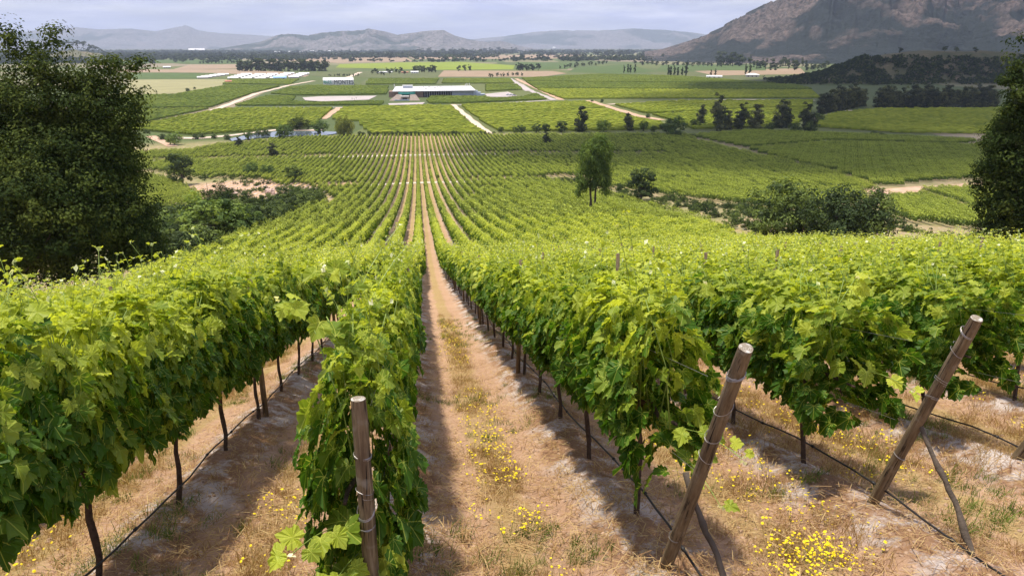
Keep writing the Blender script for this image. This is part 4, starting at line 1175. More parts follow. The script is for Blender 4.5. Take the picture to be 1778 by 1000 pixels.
big_tree((-28.5, 52), 60, 500, [(94, 54, 15, 22), (84, 84, 26, 22), (16, 62, 16, 26), (34, 105, 36, 32), (78, 122, 40, 26), (130, 142, 40, 26), (178, 128, 24, 30), (214, 122, 26, 24), (240, 108, 16, 9), (232, 160, 18, 22), (80, 180, 100, 50), (180, 195, 58, 55), (80, 260, 130, 80), (190, 265, 52, 60), (80, 350, 150, 100), (205, 345, 62, 85), (110, 425, 150, 65), (250, 400, 34, 50), (-60, 200, 80, 100), (-60, 380, 140, 130), (130, 300, 90, 90)],
         240000, .21, .8, M['dark_leaf'], [(0, 0, 10, .5, 330, .5), (5, 0, 60, .5, 300, .3), (-5, 0, -80, .5, 300, .3)], 'evergreen_tree', "huge dark evergreen tree filling the left edge above the vines", 41)
big_tree((39.5, 42), 1800, 430, [(1768, 92, 14, 28), (1758, 135, 16, 18), (1790, 160, 46, 50), (1745, 200, 22, 26), (1752, 265, 42, 50), (1722, 310, 24, 34), (1800, 260, 70, 90), (1752, 350, 44, 60), (1830, 360, 100, 110), (1735, 415, 40, 40), (1870, 170, 60, 90)],
         110000, .19, .6, M['dark_leaf'], [(0, 0, -20, .5, 250, .4), (5, 0, 20, .5, 260, .3)], 'evergreen_tree', "tall dark tree cut by the right edge of the photo", 43)
pm = ground(1028, 372)
big_tree((pm[0], pm[1]), 1028, 372, [(1042, 252, 19, 24), (1022, 272, 16, 26), (1040, 285, 18, 26), (1052, 288, 11, 30), (1013, 308, 12, 22), (1036, 308, 18, 22), (1054, 318, 7, 16), (1006, 330, 5, 12), (1050, 332, 5, 8)],
         19000, .40, .75, M['fresh_leaf'], [(-2, 0, -6, .5, 110, .22), (4, 0, 6, .3, 115, .2)], 'slender_tree', "tall slender twin trunk tree standing alone among the sunlit vines", 47, droop=.8)

for a in [('round', 1113, 349, 290, "small round dark tree just right of the slender twin trunk tree", 1.0),
          ('round', 318, 322, 262, "dark round headed tree beside the crown of the huge left tree", .95),
          ('upright', 1010, 229, 182, "oval dark tree at the field edge above the slender tree", 1.0),
          ('fresh', 1048, 229, 206, "fresh green bush right of the oval dark tree", 1.1),
          ('upright', 1091, 227, 196, "oval grey green tree between two bushes at the field edge", 1.25),
          ('fresh', 1117, 228, 208, "small fresh green tree right of the oval grey green tree", .9),
          ('upright', 948, 252, 230, "small grey round tree standing alone inside the hillside vines", 1.4),
          ('fresh', 1170, 238, 200, "broad bright green round tree where the dirt road begins", 1.1),
          ('upright', 1217, 218, 181, "slim dark tree left of the tallest field edge tree", 1.0),
          ('upright', 1245, 228, 165, "tallest dark upright tree along the far field edge", .9),
          ('upright', 1263, 226, 190, "shorter tree touching the tallest field edge tree", 1.0),
          ('upright', 1287, 225, 180, "left one of the pair of dark upright trees at the field edge", 1.1),
          ('upright', 1312, 226, 179, "right one of the pair of dark upright trees at the field edge", 1.2),
          ('upright', 1356, 222, 174, "dark pointed tree between the tree pair and the reddish one", 1.2),
          ('upright', 1369, 222, 190, "short tree leaning on the dark pointed tree", 1.0),
          ('upright', 1398, 229, 180, "brownish open tree left of the dense tree block", 1.2),
          ('willow', 598, 236, 201, "round yellow green willow beside the pond", 1.0),
          ('fresh', 556, 234, 207, "olive round tree between the willow and the dark tree", 1.3),
          ('deep', 521, 226, 200, "dark dense round tree at the end of the pond", 1.35),
          ('fresh', 494, 244, 213, "green rounded tree in front of the pond", 1.1),
          ('fresh', 432, 243, 227, "green shrubby tree on the near bank of the pond", 1.3),
          ('upright', 416, 258, 237, "small dark tree at the top of the left hillside vines", 1.4),
          ('upright', 474, 275, 247, "dark slim tree standing among the left hillside vines", 1.3),
          ('fresh', 303, 252, 228, "green tree by the sandy track left of the pond", 1.2),
          ('round', 510, 316, 287, "dense round tree on the left edge of the fanning rows", 1.3),
          ('fresh', 437, 306, 280, "left one of two bushes above the boulder clearing", 1.1),
          ('fresh', 465, 307, 284, "right one of two bushes above the boulder clearing", 1.1)]:
    plant(a[0], a[1], a[2], a[3], a[4], None, a[5])
for a in [(1350, 405, 304, "tall loose shrub at the left of the right hand thicket"), (1395, 412, 328, "low wide shrub in the middle of the right hand thicket"), (1450, 418, 318, "big dark shrub in the right hand thicket"), (1500, 415, 322, "dark shrub at the right end of the right hand thicket")]:
    plant('bush', a[0], a[1], a[2], a[3], 'shrubs of the right hand thicket', 1.0, 'shrub', 'shrub')
g_l = 'dark shrubs filling the gully right of the huge left tree'
for (px, py, tp) in [(285, 425, 345), (310, 440, 360), (345, 430, 350), (375, 425, 330), (398, 418, 350), (330, 400, 350), (430, 410, 355), (455, 398, 352), (480, 388, 345), (500, 378, 335), (525, 368, 330), (550, 360, 335), (410, 385, 345), (440, 372, 340), (385, 372, 318), (465, 365, 335), (360, 452, 385), (260, 440, 360), (300, 470, 400), (495, 352, 322), (515, 345, 318), (535, 350, 328), (425, 355, 330), (395, 350, 322), (240, 460, 400)]:
    plant(tr_.choice(['deep', 'bush', 'fresh', 'round', 'bush']), px, py, tp, "dark shrub in the thicket between the huge left tree and the vines", g_l, 1.25, 'shrub', 'shrub')
g_m = 'small shrubs of the dirt strip right of the slender tree'
for (px, py, tp) in [(985, 322, 308), (945, 318, 304), (1000, 326, 306), (1075, 332, 318), (1150, 352, 340), (1175, 362, 350), (1205, 370, 356), (1240, 378, 364), (1275, 390, 372), (1300, 398, 378), (1330, 380, 362), (1225, 372, 362), (930, 316, 306), (968, 320, 310)]:
    plant('bush', px, py, tp, "low olive shrub on the bare dirt strip beside the sunlit vines", g_m, 1.1, 'shrub', 'shrub')
g_e = 'row of small round shrubs along the top edge of the hillside vines'
for i in range(30):
    px = 625 + i * 8.0 + tr_.uniform(-2, 2)
    plant('bush', px, 236.5 - (i > 26) * 1, 236.5 - tr_.uniform(5, 10), "small shrub in the hedge line between hillside vines and flat fields", g_e, .9, 'shrub', 'shrub')
for (px, py, tp) in [(870, 231, 220), (905, 232, 217), (932, 231, 214), (948, 231, 215), (975, 230, 210), (895, 232, 220), (1135, 230, 218), (1150, 226, 214)]:
    plant('round', px, py, tp, "small dark round tree in the line right of the sandy road", 'small dark round trees right of the sandy road', 1.2)
for (px, py, tp) in [(1175, 240, 226), (1335, 226, 214), (1380, 231, 212), (1408, 230, 208), (1420, 212, 196), (1518, 236, 226), (1530, 239, 230), (1345, 222, 208), (1206, 222, 206), (1125, 205, 198), (1045, 178, 172), (1028, 177, 173), (255, 232, 224), (282, 243, 232), (340, 242, 232), (352, 240, 231), (372, 241, 233), (395, 243, 233), (450, 238, 226), (462, 237, 225), (245, 170, 163), (326, 159, 153), (338, 155, 151), (262, 172, 168)]:
    plant('bush', px, py, tp, "low green bush at a field edge on the plain", 'low bushes scattered along the field edges', 1.1, 'shrub', 'shrub')

def line(kind, x0, y0, x1, y1, n, h, label, group, wide=1.0, jit=.35, vy=0.0):
    for i in range(n):
        f = (i + .5) / n
        px = x0 + (x1 - x0) * f + tr_.uniform(-jit, jit) * abs(x1 - x0) / n; py = y0 + (y1 - y0) * f + tr_.uniform(-vy, vy)
        plant(kind, px, py, py - h * tr_.uniform(.72, 1.15), label, group, wide)
line('upright', 1424, 198, 1500, 184, 14, 38, "tall dark gum tree of the short dense row at the right", 'dense short row of dark gum trees', 1.15)
line('upright', 1522, 187, 1730, 187, 30, 36, "tall dark gum tree of the long row below the wooded hill", 'long row of dark gum trees below the wooded hill', 1.15)
line('farup', 414, 124, 570, 124, 34, 20, "dark tree of the straight plantation left of centre on the plain", 'dark plantation left of centre', 1.3)
line('farup', 414, 120, 565, 120, 18, 15, "dark tree at the back of the plantation left of centre", 'back of the dark plantation', 1.5)
line('farup', 345, 111, 410, 110, 10, 6, "small tree in the line left of the dark plantation", 'small tree line left of the plantation', 1.6)
line('far', 715, 126, 760, 126, 9, 11, "dark tree of the clump behind the long winery roof", 'clump behind the winery', 1.1)
line('far', 642, 129, 705, 129, 12, 8, "tree in the orchard line behind the winery at the left", 'orchard line behind the winery', 1.0, vy=3)
line('far', 568, 133, 625, 133, 12, 4.5, "small tree in the row behind the white shed", 'tree row behind the white shed')
line('far', 848, 134, 910, 132, 10, 7, "tree in the line right of the winery roof", 'tree line right of the winery', vy=1)
line('far', 896, 123, 936, 123, 8, 12, "tree of the dark clump on the bright field's right end", 'dark clump by the bright field')
line('far', 797, 124, 832, 123, 3, 11, "single tree before the bright yellow green field", 'single trees by the bright field', jit=1)
line('far', 240, 100, 410, 97, 16, 6, "hazy tree behind the left fields", 'hazy trees behind the left fields', 1.3, vy=3)
line('far', 590, 97, 700, 97, 14, 8, "hazy dark tree of the belt left of centre", 'hazy tree belt left of centre', 1.2, vy=2)
line('far', 700, 95, 900, 93, 26, 9, "hazy dark tree of the central belt under the hills", 'hazy central tree belt', 1.4, vy=2)
line('far', 900, 97, 1130, 96, 26, 7, "hazy dark tree of the belt right of centre", 'hazy tree belt right of centre', 1.4, vy=3)
line('far', 785, 107, 885, 106, 14, 3.5, "tiny tree in the thin line behind the bright field", 'thin tree line behind the bright field')
line('far', 986, 107, 1050, 104, 10, 5, "tree in the line right of the bright field", 'tree line right of the bright field')
line('far', 970, 120, 1055, 111, 14, 7, "tree in the slanting line right of centre", 'slanting tree line right of centre', vy=1)
line('far', 1035, 98, 1090, 97, 10, 9, "hazy tree of the dense wood under the right hills", 'dense hazy wood under the right hills', 1.4)
line('poplar', 1080, 128, 1105, 127, 4, 17, "slim poplar in the group right of centre on the plain", 'slim poplars right of centre')
line('poplar', 1157, 133, 1192, 133, 6, 22, "slim dark poplar in the group left of the white roofed house", 'slim poplars left of the white house')
line('poplar', 1292, 131, 1303, 130, 2, 22, "tall poplar beside the white roofed house", 'poplar pair beside the white house')
line('poplar', 1228, 134, 1245, 133, 2, 12, "small poplar in front of the farm sheds", 'small poplars by the farm sheds')
line('far', 1325, 141, 1376, 143, 8, 8, "dark tree in the line right of the white roofed house", 'tree line right of the white house')
line('far', 1100, 113, 1260, 116, 18, 8, "dark tree of the long line under the red mountain", 'long tree line under the red mountain', 1.3, vy=1)
line('farup', 1245, 112, 1290, 113, 9, 22, "tall dark tree of the clump under the red mountain", 'tall clump under the red mountain', 1.3, vy=3)
line('farup', 1300, 116, 1400, 121, 18, 16, "dark tree of the village wood under the red mountain", 'village wood under the red mountain', 1.2, vy=5)
line('far', 1400, 122, 1440, 116, 7, 10, "tree at the foot of the wooded hill's left end", 'trees at the hill foot', 1.2, vy=2)
for px, tp in ((1398, 98), (1562, 83), (1640, 81), (1660, 82), (1694, 82)):
    a = _hp[0]; r0 = ground(px, tp + 9)
    plant('far', px, tp + 9, tp, "lone dark tree on the bare crest of the wooded hill", 'lone trees on the hill crest', 1.3)
for px, py, tp in ((133, 78, 70), (146, 79, 72), (157, 84, 78)):
    plant('far', px, py, tp, "small tree on top of the little left hill", 'trees on the little left hill', 1.5)

# far woodland: nobody could count it
FW = [src(tree_mesh(800 + i, [(0, 0, 4.5, 8, 8, 4.0), (5, 0, 5.5, 5, 5, 4)], 260, 2.4, 2.4, M['far_leaf'])[0]) for i in range(3)]
P = []; rng = np.random.default_rng(5)
while len(P) < 6500:
    px = rng.uniform(-150, 1950); r = rng.uniform(2600, 8500) ** 1.0
    d = sight(px, 90); x, y = d[0] / math.hypot(d[0], d[1]) * r, d[1] / math.hypot(d[0], d[1]) * r
    if fbm(np.array([x / 700.]), np.array([y / 260.]), 4, 3)[0] > .47 or rng.random() < .04: P.append((x, y, -52.2))
P = np.array(P); n = len(P); sc_ = rng.uniform(1.0, 2.6, n)
gn_scatter('distant_woodland', P, np.stack([np.zeros(n), np.zeros(n), rng.uniform(0, 6, n)], 1), np.stack([sc_ * 1.3, sc_ * 1.3, sc_], 1), rng.integers(0, 3, n), FW, "hazy dark woodland spread over the far plain below the mountains", 'woodland')

# scrub on the wooded hill and the little hill
SC = [src(tree_mesh(820 + i, [(0, 0, 2.6, 4.2, 4.0, 2.8)], 420, 1.1, 1.3, M['dark_leaf'])[0]) for i in range(3)]
def scrub(name, hill, cen, n, label, keep):
    rng = np.random.default_rng(hill[6]); la, lb, rot = hill[2] * 1.1, hill[3] * 1.1, hill[5]
    u = rng.uniform(-1, 1, (n * 3, 2)); u = u[(u ** 2).sum(1) < 1]
    c, s = math.cos(rot), math.sin(rot)
    x = cen[0] + u[:, 0] * la * c - u[:, 1] * lb * s; y = cen[1] + u[:, 0] * la * s + u[:, 1] * lb * c
    z = H(x, y); px, py, _ = project(np.stack([x, y, z], 1)); ok = keep(px, py, z, x, y) & (z > -51.6)
    P = np.stack([x[ok], y[ok], z[ok] - .3], 1)[:n]; n = len(P); sc_ = rng.uniform(.6, 1.35, n)
    gn_scatter(name, P, np.stack([np.zeros(n), np.zeros(n), rng.uniform(0, 6, n)], 1), np.stack([sc_] * 3, 1), rng.integers(0, 3, n), SC, label, 'scrub')
scrub('hillside_scrub', _h1, _hp[0], 3000, "dark scrub covering the near face of the right hill", lambda px, py, z, x, y: z < -52 + 43 * .80)
scrub('hillside_scrub', _h2, _hp[1], 700, "sparse dark scrub on the little left hill", lambda px, py, z, x, y: fbm(x / 60, y / 60, 8, 3) > .45)

# ------------------------------------------------------------------ fields of the plain
def field_rows(name, poly_px, ang, label, mat='field_leaf', sp=2.7, step=2.2, hgt=1.7, wid=1.15, seed=0, rough=.35):
    W = np.array(wpoly(poly_px)); c = W.mean(0); ca, sa = math.cos(ang), math.sin(ang)
    L = (W - c) @ np.array([[ca, -sa], [sa, ca]])
    lo, hi = L.min(0), L.max(0)
    us = np.arange(lo[0], hi[0] + step, step); vs = np.arange(lo[1], hi[1] + sp, sp)
    U, V_ = np.meshgrid(us, vs)
    x = c[0] + U * ca - V_ * sa; y = c[1] + U * sa + V_ * ca
    ins = inpoly(x, y, [tuple(p) for p in W])
    rng = np.random.default_rng(seed + 77)
    z = H(x, y)
    jit = rng.normal(0, 1, U.shape)
    hh = hgt * (1 + rough * np.clip(jit, -2, 2) * .5); ww = wid * .5 * (1 + rng.uniform(-.4, .4, U.shape))
    nx, ny = -sa, ca
    rings = []
    for o_, zz in ((-1, .25), (-.7, .85), (.1, 1.0), (.7, .85), (1, .25)):
        off = ww * o_ + rng.uniform(-.12, .12, U.shape)
        rings.append(np.stack([x + nx * off, y + ny * off, z + hh * zz], -1))
    A = np.stack(rings, 2)                         # rows, steps, 5, 3
    nr, ns = U.shape; Vv = A.reshape(-1, 3)
    idx = np.arange(nr * ns * 5).reshape(nr, ns, 5)
    ok = (ins[:, :-1] & ins[:, 1:])
    F = []
    for q in range(4):
        a = idx[:, :-1, q][ok]; b = idx[:, 1:, q][ok]; d = idx[:, 1:, q + 1][ok]; e = idx[:, :-1, q + 1][ok]
        F.append(np.stack([a, b, d, e], -1))
    F = np.vstack(F)
    used = np.zeros(len(Vv), bool); used[F.ravel()] = True; mp2 = np.cumsum(used) - 1
    tint = np.repeat(np.clip(.5 + .22 * jit + .5 * (fbm(x / 38, y / 38, seed, 3) - .5), 0, 1).ravel(), 5)
    o = obj(name, mesh_np(name, Vv[used], mp2[F], M[mat], None, {'tint': tint[used]}))
    tag(o, label, 'vineyard', None, 'stuff')
    # the earth between the rows
    return o

A0, A90 = math.pi / 2, .0
FIELDS = [
    ([(225, 222), (375, 193), (398, 190), (579, 189), (560, 206), (545, 222), (470, 225), (420, 231), (330, 236), (255, 229), (200, 228)], .9, 'field_leaf', "flat bright vineyard between the long pale road and the pond"),
    ([(200, 168), (300, 166), (380, 152), (395, 148), (440, 150), (488, 151), (440, 163), (368, 188), (200, 190)], .35, 'field_leaf_deep', "flat green vineyard left of the diagonal pale road"),
    ([(200, 192), (366, 190), (225, 219), (180, 221)], .9, 'field_leaf_deep', "small wedge of vineyard beside the huge left tree"),
    ([(385, 147), (400, 139), (520, 139), (505, 148)], .35, 'field_leaf_deep', "thin vineyard strip in front of the long white roofs"),
    ([(470, 164), (500, 153), (540, 150), (676, 151), (674, 165), (515, 167)], .0, 'field_leaf_deep', "vineyard between the white shed and the gravel yard"),
    ([(405, 185), (462, 168), (515, 169), (508, 178), (560, 180), (640, 178), (668, 178), (664, 184)], .35, 'field_leaf_deep', "vineyard strip below the gravel yard left of the winery"),
    ([(594, 188), (784, 185), (812, 210), (600, 212), (572, 208)], .08, 'field_leaf', "upper half of the flat vineyard in front of the winery"),
    ([(618, 213), (812, 211), (846, 234), (640, 235)], .08, 'field_leaf', "lower half of the flat vineyard in front of the winery"),
    ([(799, 184), (900, 181), (1020, 178), (1052, 190), (812, 197)], .08, 'field_leaf', "upper part of the flat vineyard right of the straight dirt road"),
    ([(814, 198), (1056, 191), (1100, 206), (1150, 215), (1160, 226), (1000, 229), (862, 230)], .08, 'field_leaf', "lower part of the flat vineyard right of the straight dirt road"),
    ([(1066, 184), (1178, 177), (1412, 176), (1410, 187), (1290, 190), (1120, 199)], .1, 'field_leaf', "vineyard behind the line of dark upright trees"),
    ([(1130, 201), (1290, 192), (1410, 189), (1408, 198), (1380, 222), (1200, 226), (1170, 212)], .1, 'field_leaf', "vineyard among the dark upright trees"),
    ([(930, 156), (1410, 158), (1424, 171), (1180, 172), (976, 173)], .05, 'field_leaf', "near strip of the wide vineyard right of the winery"),
    ([(912, 143), (1380, 148), (1412, 156), (930, 155)], .05, 'field_leaf_deep', "middle strip of the wide vineyard right of the winery"),
    ([(905, 137), (1040, 130), (1180, 133), (1350, 146), (912, 142)], .05, 'field_leaf_deep', "far strip of the wide vineyard right of the winery"),
    ([(770, 138), (886, 138), (894, 146), (766, 146)], .05, 'field_leaf_deep', "vineyard right behind the winery roof"),
    ([(842, 148), (899, 148), (908, 157), (842, 160)], .05, 'field_leaf_deep', "small vineyard beside the winery's right end"),
    ([(640, 138), (763, 138), (757, 147), (632, 148)], .05, 'field_leaf_deep', "vineyard behind the winery's left half"),
    ([(738, 178), (748, 168), (835, 167), (860, 173), (908, 170), (930, 163), (950, 174), (800, 181), (745, 181)], .05, 'field_leaf_deep', "green slope planted in front of the winery wall"),
    ([(1418, 206), (1450, 198), (1520, 191), (1760, 190), (1800, 235), (1560, 232), (1480, 226), (1410, 222)], 2.6, 'field_leaf', "wide vineyard under the long row of dark gum trees"),
    ([(1200, 238), (1300, 229), (1540, 238), (1700, 246), (1660, 252), (1440, 246), (1295, 258)], 2.6, 'row_leaf', "vineyard wedge along the dirt road at the right"),
    ([(1300, 261), (1440, 249), (1680, 255), (1800, 262), (1800, 318), (1690, 311), (1590, 318), (1535, 327), (1448, 299), (1345, 274)], 2.6, 'row_leaf', "broad dark green vineyard left of the right edge tree"),
    ([(1545, 346), (1610, 342), (1690, 372), (1800, 400), (1800, 430), (1690, 398), (1600, 392), (1545, 378)], 1.2, 'row_leaf', "small bright vineyard patch right of the thicket"),
    ([(1600, 334), (1690, 330), (1800, 335), (1800, 390), (1700, 368), (1640, 345)], 1.2, 'row_leaf', "small vineyard patch left of the right edge tree"),
    ([(255, 306), (300, 318), (350, 345), (352, 395), (330, 420), (270, 395), (200, 330)], 1.2, 'row_leaf', "small vineyard slope just right of the huge left tree"),
]
def vine_block(poly_px, ang, label, seed):
    W = np.array(wpoly(poly_px)); c = W.mean(0); ca, sa = math.cos(ang), math.sin(ang)
    L = (W - c) @ np.array([[ca, -sa], [sa, ca]]); lo, hi = L.min(0), L.max(0)
    U, V_ = np.meshgrid(np.arange(lo[0], hi[0], VS * 3), np.arange(lo[1], hi[1], SP))
    x = (c[0] + U * ca - V_ * sa).ravel(); y = (c[1] + U * sa + V_ * ca).ravel()
    ok = inpoly(x, y, [tuple(p) for p in W]); x, y = x[ok], y[ok]; n = len(x); rng = np.random.default_rng(seed)
    e = 2.0; sl = np.arctan((H(x + ca * e, y + sa * e) - H(x - ca * e, y - sa * e)) / (2 * e))
    gn_scatter('vineyard_field', np.stack([x, y, H(x, y)], 1), np.stack([sl, np.zeros(n), np.full(n, ang - math.pi / 2)], 1),
               np.stack([rng.uniform(.9, 1.2, n), np.ones(n), rng.uniform(.88, 1.05, n)], 1), rng.integers(0, len(FARV), n), FARV, label, 'vineyard')
for i, (poly, ang, mat, lab) in enumerate(FIELDS):
    close = mat == 'row_leaf'
    if close:
        vine_block(poly, ang, lab, i); continue
    field_rows('vineyard_field', poly, ang, lab, mat, 2.3 if close else 2.7, 1.1 if close else 2.2, 1.8, 1.3 if close else 1.3, i, .6 if close else .4)

def sheet(name, poly_px, mat, lift=.12, kind='structure'):
    W = wpoly(poly_px); zs = [float(H(a, b)) + lift for a, b in W]
    me = bpy.data.meshes.new(name); me.from_pydata([(a, b, z) for (a, b), z in zip(W, zs)], [], [tuple(range(len(W)))])
    me.materials.append(M[mat] if isinstance(mat, str) else mat); me.update()
    o = obj(name, me); tag(o, kind=kind); return o

def crop_mat(name, col, var=.22, sc_=.03):
    t = NT(name); P = t.pos()
    v = t.n('ShaderNodeMapping', inp={'Vector': P, 'Rotation': (0, 0, .2), 'Scale': (1, 6, 1)}).outputs[0]
    f = t.math('ADD', t.math('MULTIPLY', t.noise(P, sc_, 7, .65), .6), t.math('MULTIPLY', t.noise(v, sc_ * 5, 5, .6), .4))
    c = t.ramp(f, [(.3, tuple(a * (1 - var) for a in col)), (.7, tuple(a * (1 + var) for a in col))])
    return t.done(c, .95, t.bump(t.noise(P, .6, 6, .7), .8, .5), .05)
M['crop_bright'] = crop_mat('bright_crop', (.21, .26, .04)); M['crop_green'] = crop_mat('green_crop', (.09, .13, .045)); M['stubble'] = crop_mat('pale_stubble', (.29, .27, .14))
M['ploughed'] = crop_mat('ploughed_earth', (.31, .23, .155)); M['olive'] = crop_mat('olive_pasture', (.12, .135, .06))
for poly, mat, lift in [
    ([(230, 139), (395, 138), (384, 150), (300, 165), (200, 167)], 'stubble', .12), ([(230, 127), (350, 127), (345, 137), (200, 138)], 'crop_green', .14),
    ([(200, 121), (420, 121), (520, 127), (545, 128), (530, 134), (360, 127), (200, 126)], 'ploughed', .16), ([(330, 113), (410, 112), (412, 120), (300, 121)], 'ploughed', .2),
    ([(230, 104), (420, 103), (420, 110), (200, 111)], 'crop_green', .2), ([(430, 99), (700, 98), (720, 107), (590, 110), (430, 104)], 'ploughed', .24),
    ([(590, 112), (700, 109), (797, 108), (894, 114), (891, 121), (760, 122), (583, 118)], 'crop_bright', .2), ([(895, 108), (1000, 110), (985, 121), (893, 121), (897, 114)], 'crop_green', .22),
    ([(770, 123), (960, 124), (985, 128), (940, 134), (760, 134)], 'ploughed', .15), ([(1000, 118), (1090, 112), (1140, 125), (1080, 128), (985, 126)], 'crop_green', .2),
    ([(700, 97), (1010, 95), (1000, 102), (720, 104)], 'ploughed', .28), ([(1000, 97), (1130, 96), (1150, 103), (1000, 104)], 'stubble', .3),
    ([(1150, 113), (1330, 112), (1330, 123), (1140, 123)], 'crop_green', .2), ([(1205, 124), (1390, 119), (1400, 129), (1240, 132)], 'ploughed', .18),
    ([(1120, 126), (1200, 125), (1235, 133), (1150, 134)], 'olive', .2), ([(1200, 133), (1390, 131), (1400, 143), (1260, 141)], 'olive', .15),
    ([(500, 127), (640, 124), (770, 124), (755, 136), (560, 134)], 'olive', .17)]:
    sheet('crop_field', poly, mat, lift)

def road(name, pts, w, mat, lift=.10, n=12):
    b = MB(); P = []
    W = [np.array(ground(*p)[:2]) for p in pts]; Q = []
    for a, c in zip(W[:-1], W[1:]):
        m = max(2, int(np.linalg.norm(c - a) / 6))
        for i in range(m): Q.append(a + (c - a) * i / m)
    Q.append(W[-1])
    for i, q in enumerate(Q):
        t = Q[min(i + 1, len(Q) - 1)] - Q[max(i - 1, 0)]; t = t / (np.linalg.norm(t) + 1e-9); nrm = np.array([-t[1], t[0]])
        wo_ = w * (1 + .15 * math.sin(i * .7) + tr_.uniform(-.08, .08))
        for s in (-.5, .5):
            e = q + nrm * wo_ * s; P.append((e[0], e[1], float(HT(e[0], e[1])) + lift))
    b.add(P, [(2 * i, 2 * i + 2, 2 * i + 3, 2 * i + 1) for i in range(len(Q) - 1)])
    o = b.build(name, M[mat], None, True); tag(o, kind='structure'); return o
road('road', [(380, 189), (480, 187), (590, 187), (680, 184.5), (790, 183), (900, 178), (965, 174)], 5.5, 'gravel', .16)
road('road', [(365, 194), (400, 181), (445, 163), (478, 155), (500, 149), (545, 141)], 6.5, 'sand', .2)
road('road', [(560, 207), (590, 187)], 6, 'sand_dirt', .14)
road('road', [(786, 182), (800, 194), (815, 206), (835, 222), (853, 236), (868, 244), (886, 256)], 5, 'sand', .24)
road('road', [(885, 137), (905, 149), (925, 160), (962, 174)], 7, 'gravel', .24)
road('road', [(896, 137), (930, 153), (975, 174)], 6, 'sand_dirt', .12)
road('road', [(1022, 175), (1060, 187), (1110, 202), (1150, 209)], 7, 'sand_dirt', .18)
road('road', [(1055, 182), (1180, 175), (1290, 173.5), (1415, 175)], 6, 'sand', .22)
road('road', [(1190, 241), (1230, 253), (1290, 263), (1340, 276), (1440, 300), (1520, 332)], 4.5, 'sand_dirt', .15)
road('road', [(1410, 210), (1440, 200), (1480, 192)], 7, 'sand', .15)
road('road', [(1520, 336), (1600, 328), (1720, 320)], 9, 'sand_dirt', .15)
road('road', [(1400, 229), (1480, 234), (1560, 238)], 5, 'sand_dirt', .15)
road('track', [(262, 237), (280, 246), (300, 255)], 5, 'sand_dirt', .2)
road('track', [(300, 240), (345, 241), (400, 236), (440, 231), (480, 226.5), (560, 227)], 7, 'sand', .25)
road('track', [(600, 137), (626, 126)], 9, 'sand', .25)
road('road', [(628, 149), (640, 138)], 8, 'olive', .25); road('road', [(762, 147), (770, 137)], 8, 'olive', .25)
sheet('gravel_yard', [(525, 170), (560, 168), (655, 167), (640, 174), (560, 177), (530, 175)], 'gravel', .3)
sheet('gravel_yard', [(842, 164), (882, 160), (898, 167), (880, 169), (846, 169)], 'gravel', .3)
sheet('gravel_yard', [(895, 147), (908, 147), (925, 158), (912, 159)], 'gravel', .34)
sheet('plaza', [(674, 180.5), (738, 178.5), (734, 182), (676, 183.5)], 'gravel', .35)

def water_mat():
    t = NT('pond_water'); P = t.pos()
    return t.done((.10, .13, .15), .08, t.bump(t.noise(P, 1.2, 4), .12, .05), .6)
M['water'] = water_mat()
sheet('pond', [(395, 243), (430, 236), (455, 232), (480, 230), (560, 229.5), (600, 231), (560, 237), (500, 238), (440, 242), (405, 247)], 'water', .45)

# pale cross tracks through the hillside rows
def cross_track(y0, slope, x0, x1, w, mat):
    b = MB(); P = []; xs = np.arange(x0, x1, 1.5)
    for x in xs:
        for s in (-.5, .5):
            y = y0 + slope * x + s * w; P.append((x, y, float(HT(x, y)) + .09))
    b.add(P, [(2 * i, 2 * i + 2, 2 * i + 3, 2 * i + 1) for i in range(len(xs) - 1)])
    tag(b.build('cross_track', M[mat], None, True), kind='structure')
cross_track(237.5, .004, -18, 22, 4.6, 'lime_track'); cross_track(352, -.05, -150, 90, 5.5, 'lime_track')

# ------------------------------------------------------------------ buildings
def frame_at(px, py, name, face_cam=True, rot=None):
    p = ground(px, py); a = math.atan2(p[0], p[1])
    r = empty(name, p, -a if rot is None else rot)
    return r, float(np.dot(p, _F)) / FPX       # metres per photograph pixel there

def gable(b, cx, cy, w, d, h, rise, mw=0, mr=1, over=.4, z0=0):
    b.box((cx, cy, z0 + h / 2), (w, d, h), 0, mw)
    y0, y1 = cy - d / 2 - over, cy + d / 2 + over
    prof = [(y0, z0 + h - .05), (cy, z0 + h + rise), (y1, z0 + h - .05), (y1, z0 + h + .15), (cy, z0 + h + rise + .25), (y0, z0 + h + .15)]
    x0, x1 = cx - w / 2 - over, cx + w / 2 + over
    P = [(x, y, z) for x in (x0, x1) for y, z in prof]; n = 6
    b.add(P, [(0, 1, 4, 5), (1, 2, 3, 4), (6, 11, 10, 7), (7, 10, 9, 8)] + [(i, n + i, n + (i + 1) % n, (i + 1) % n) for i in range(n)], mr)

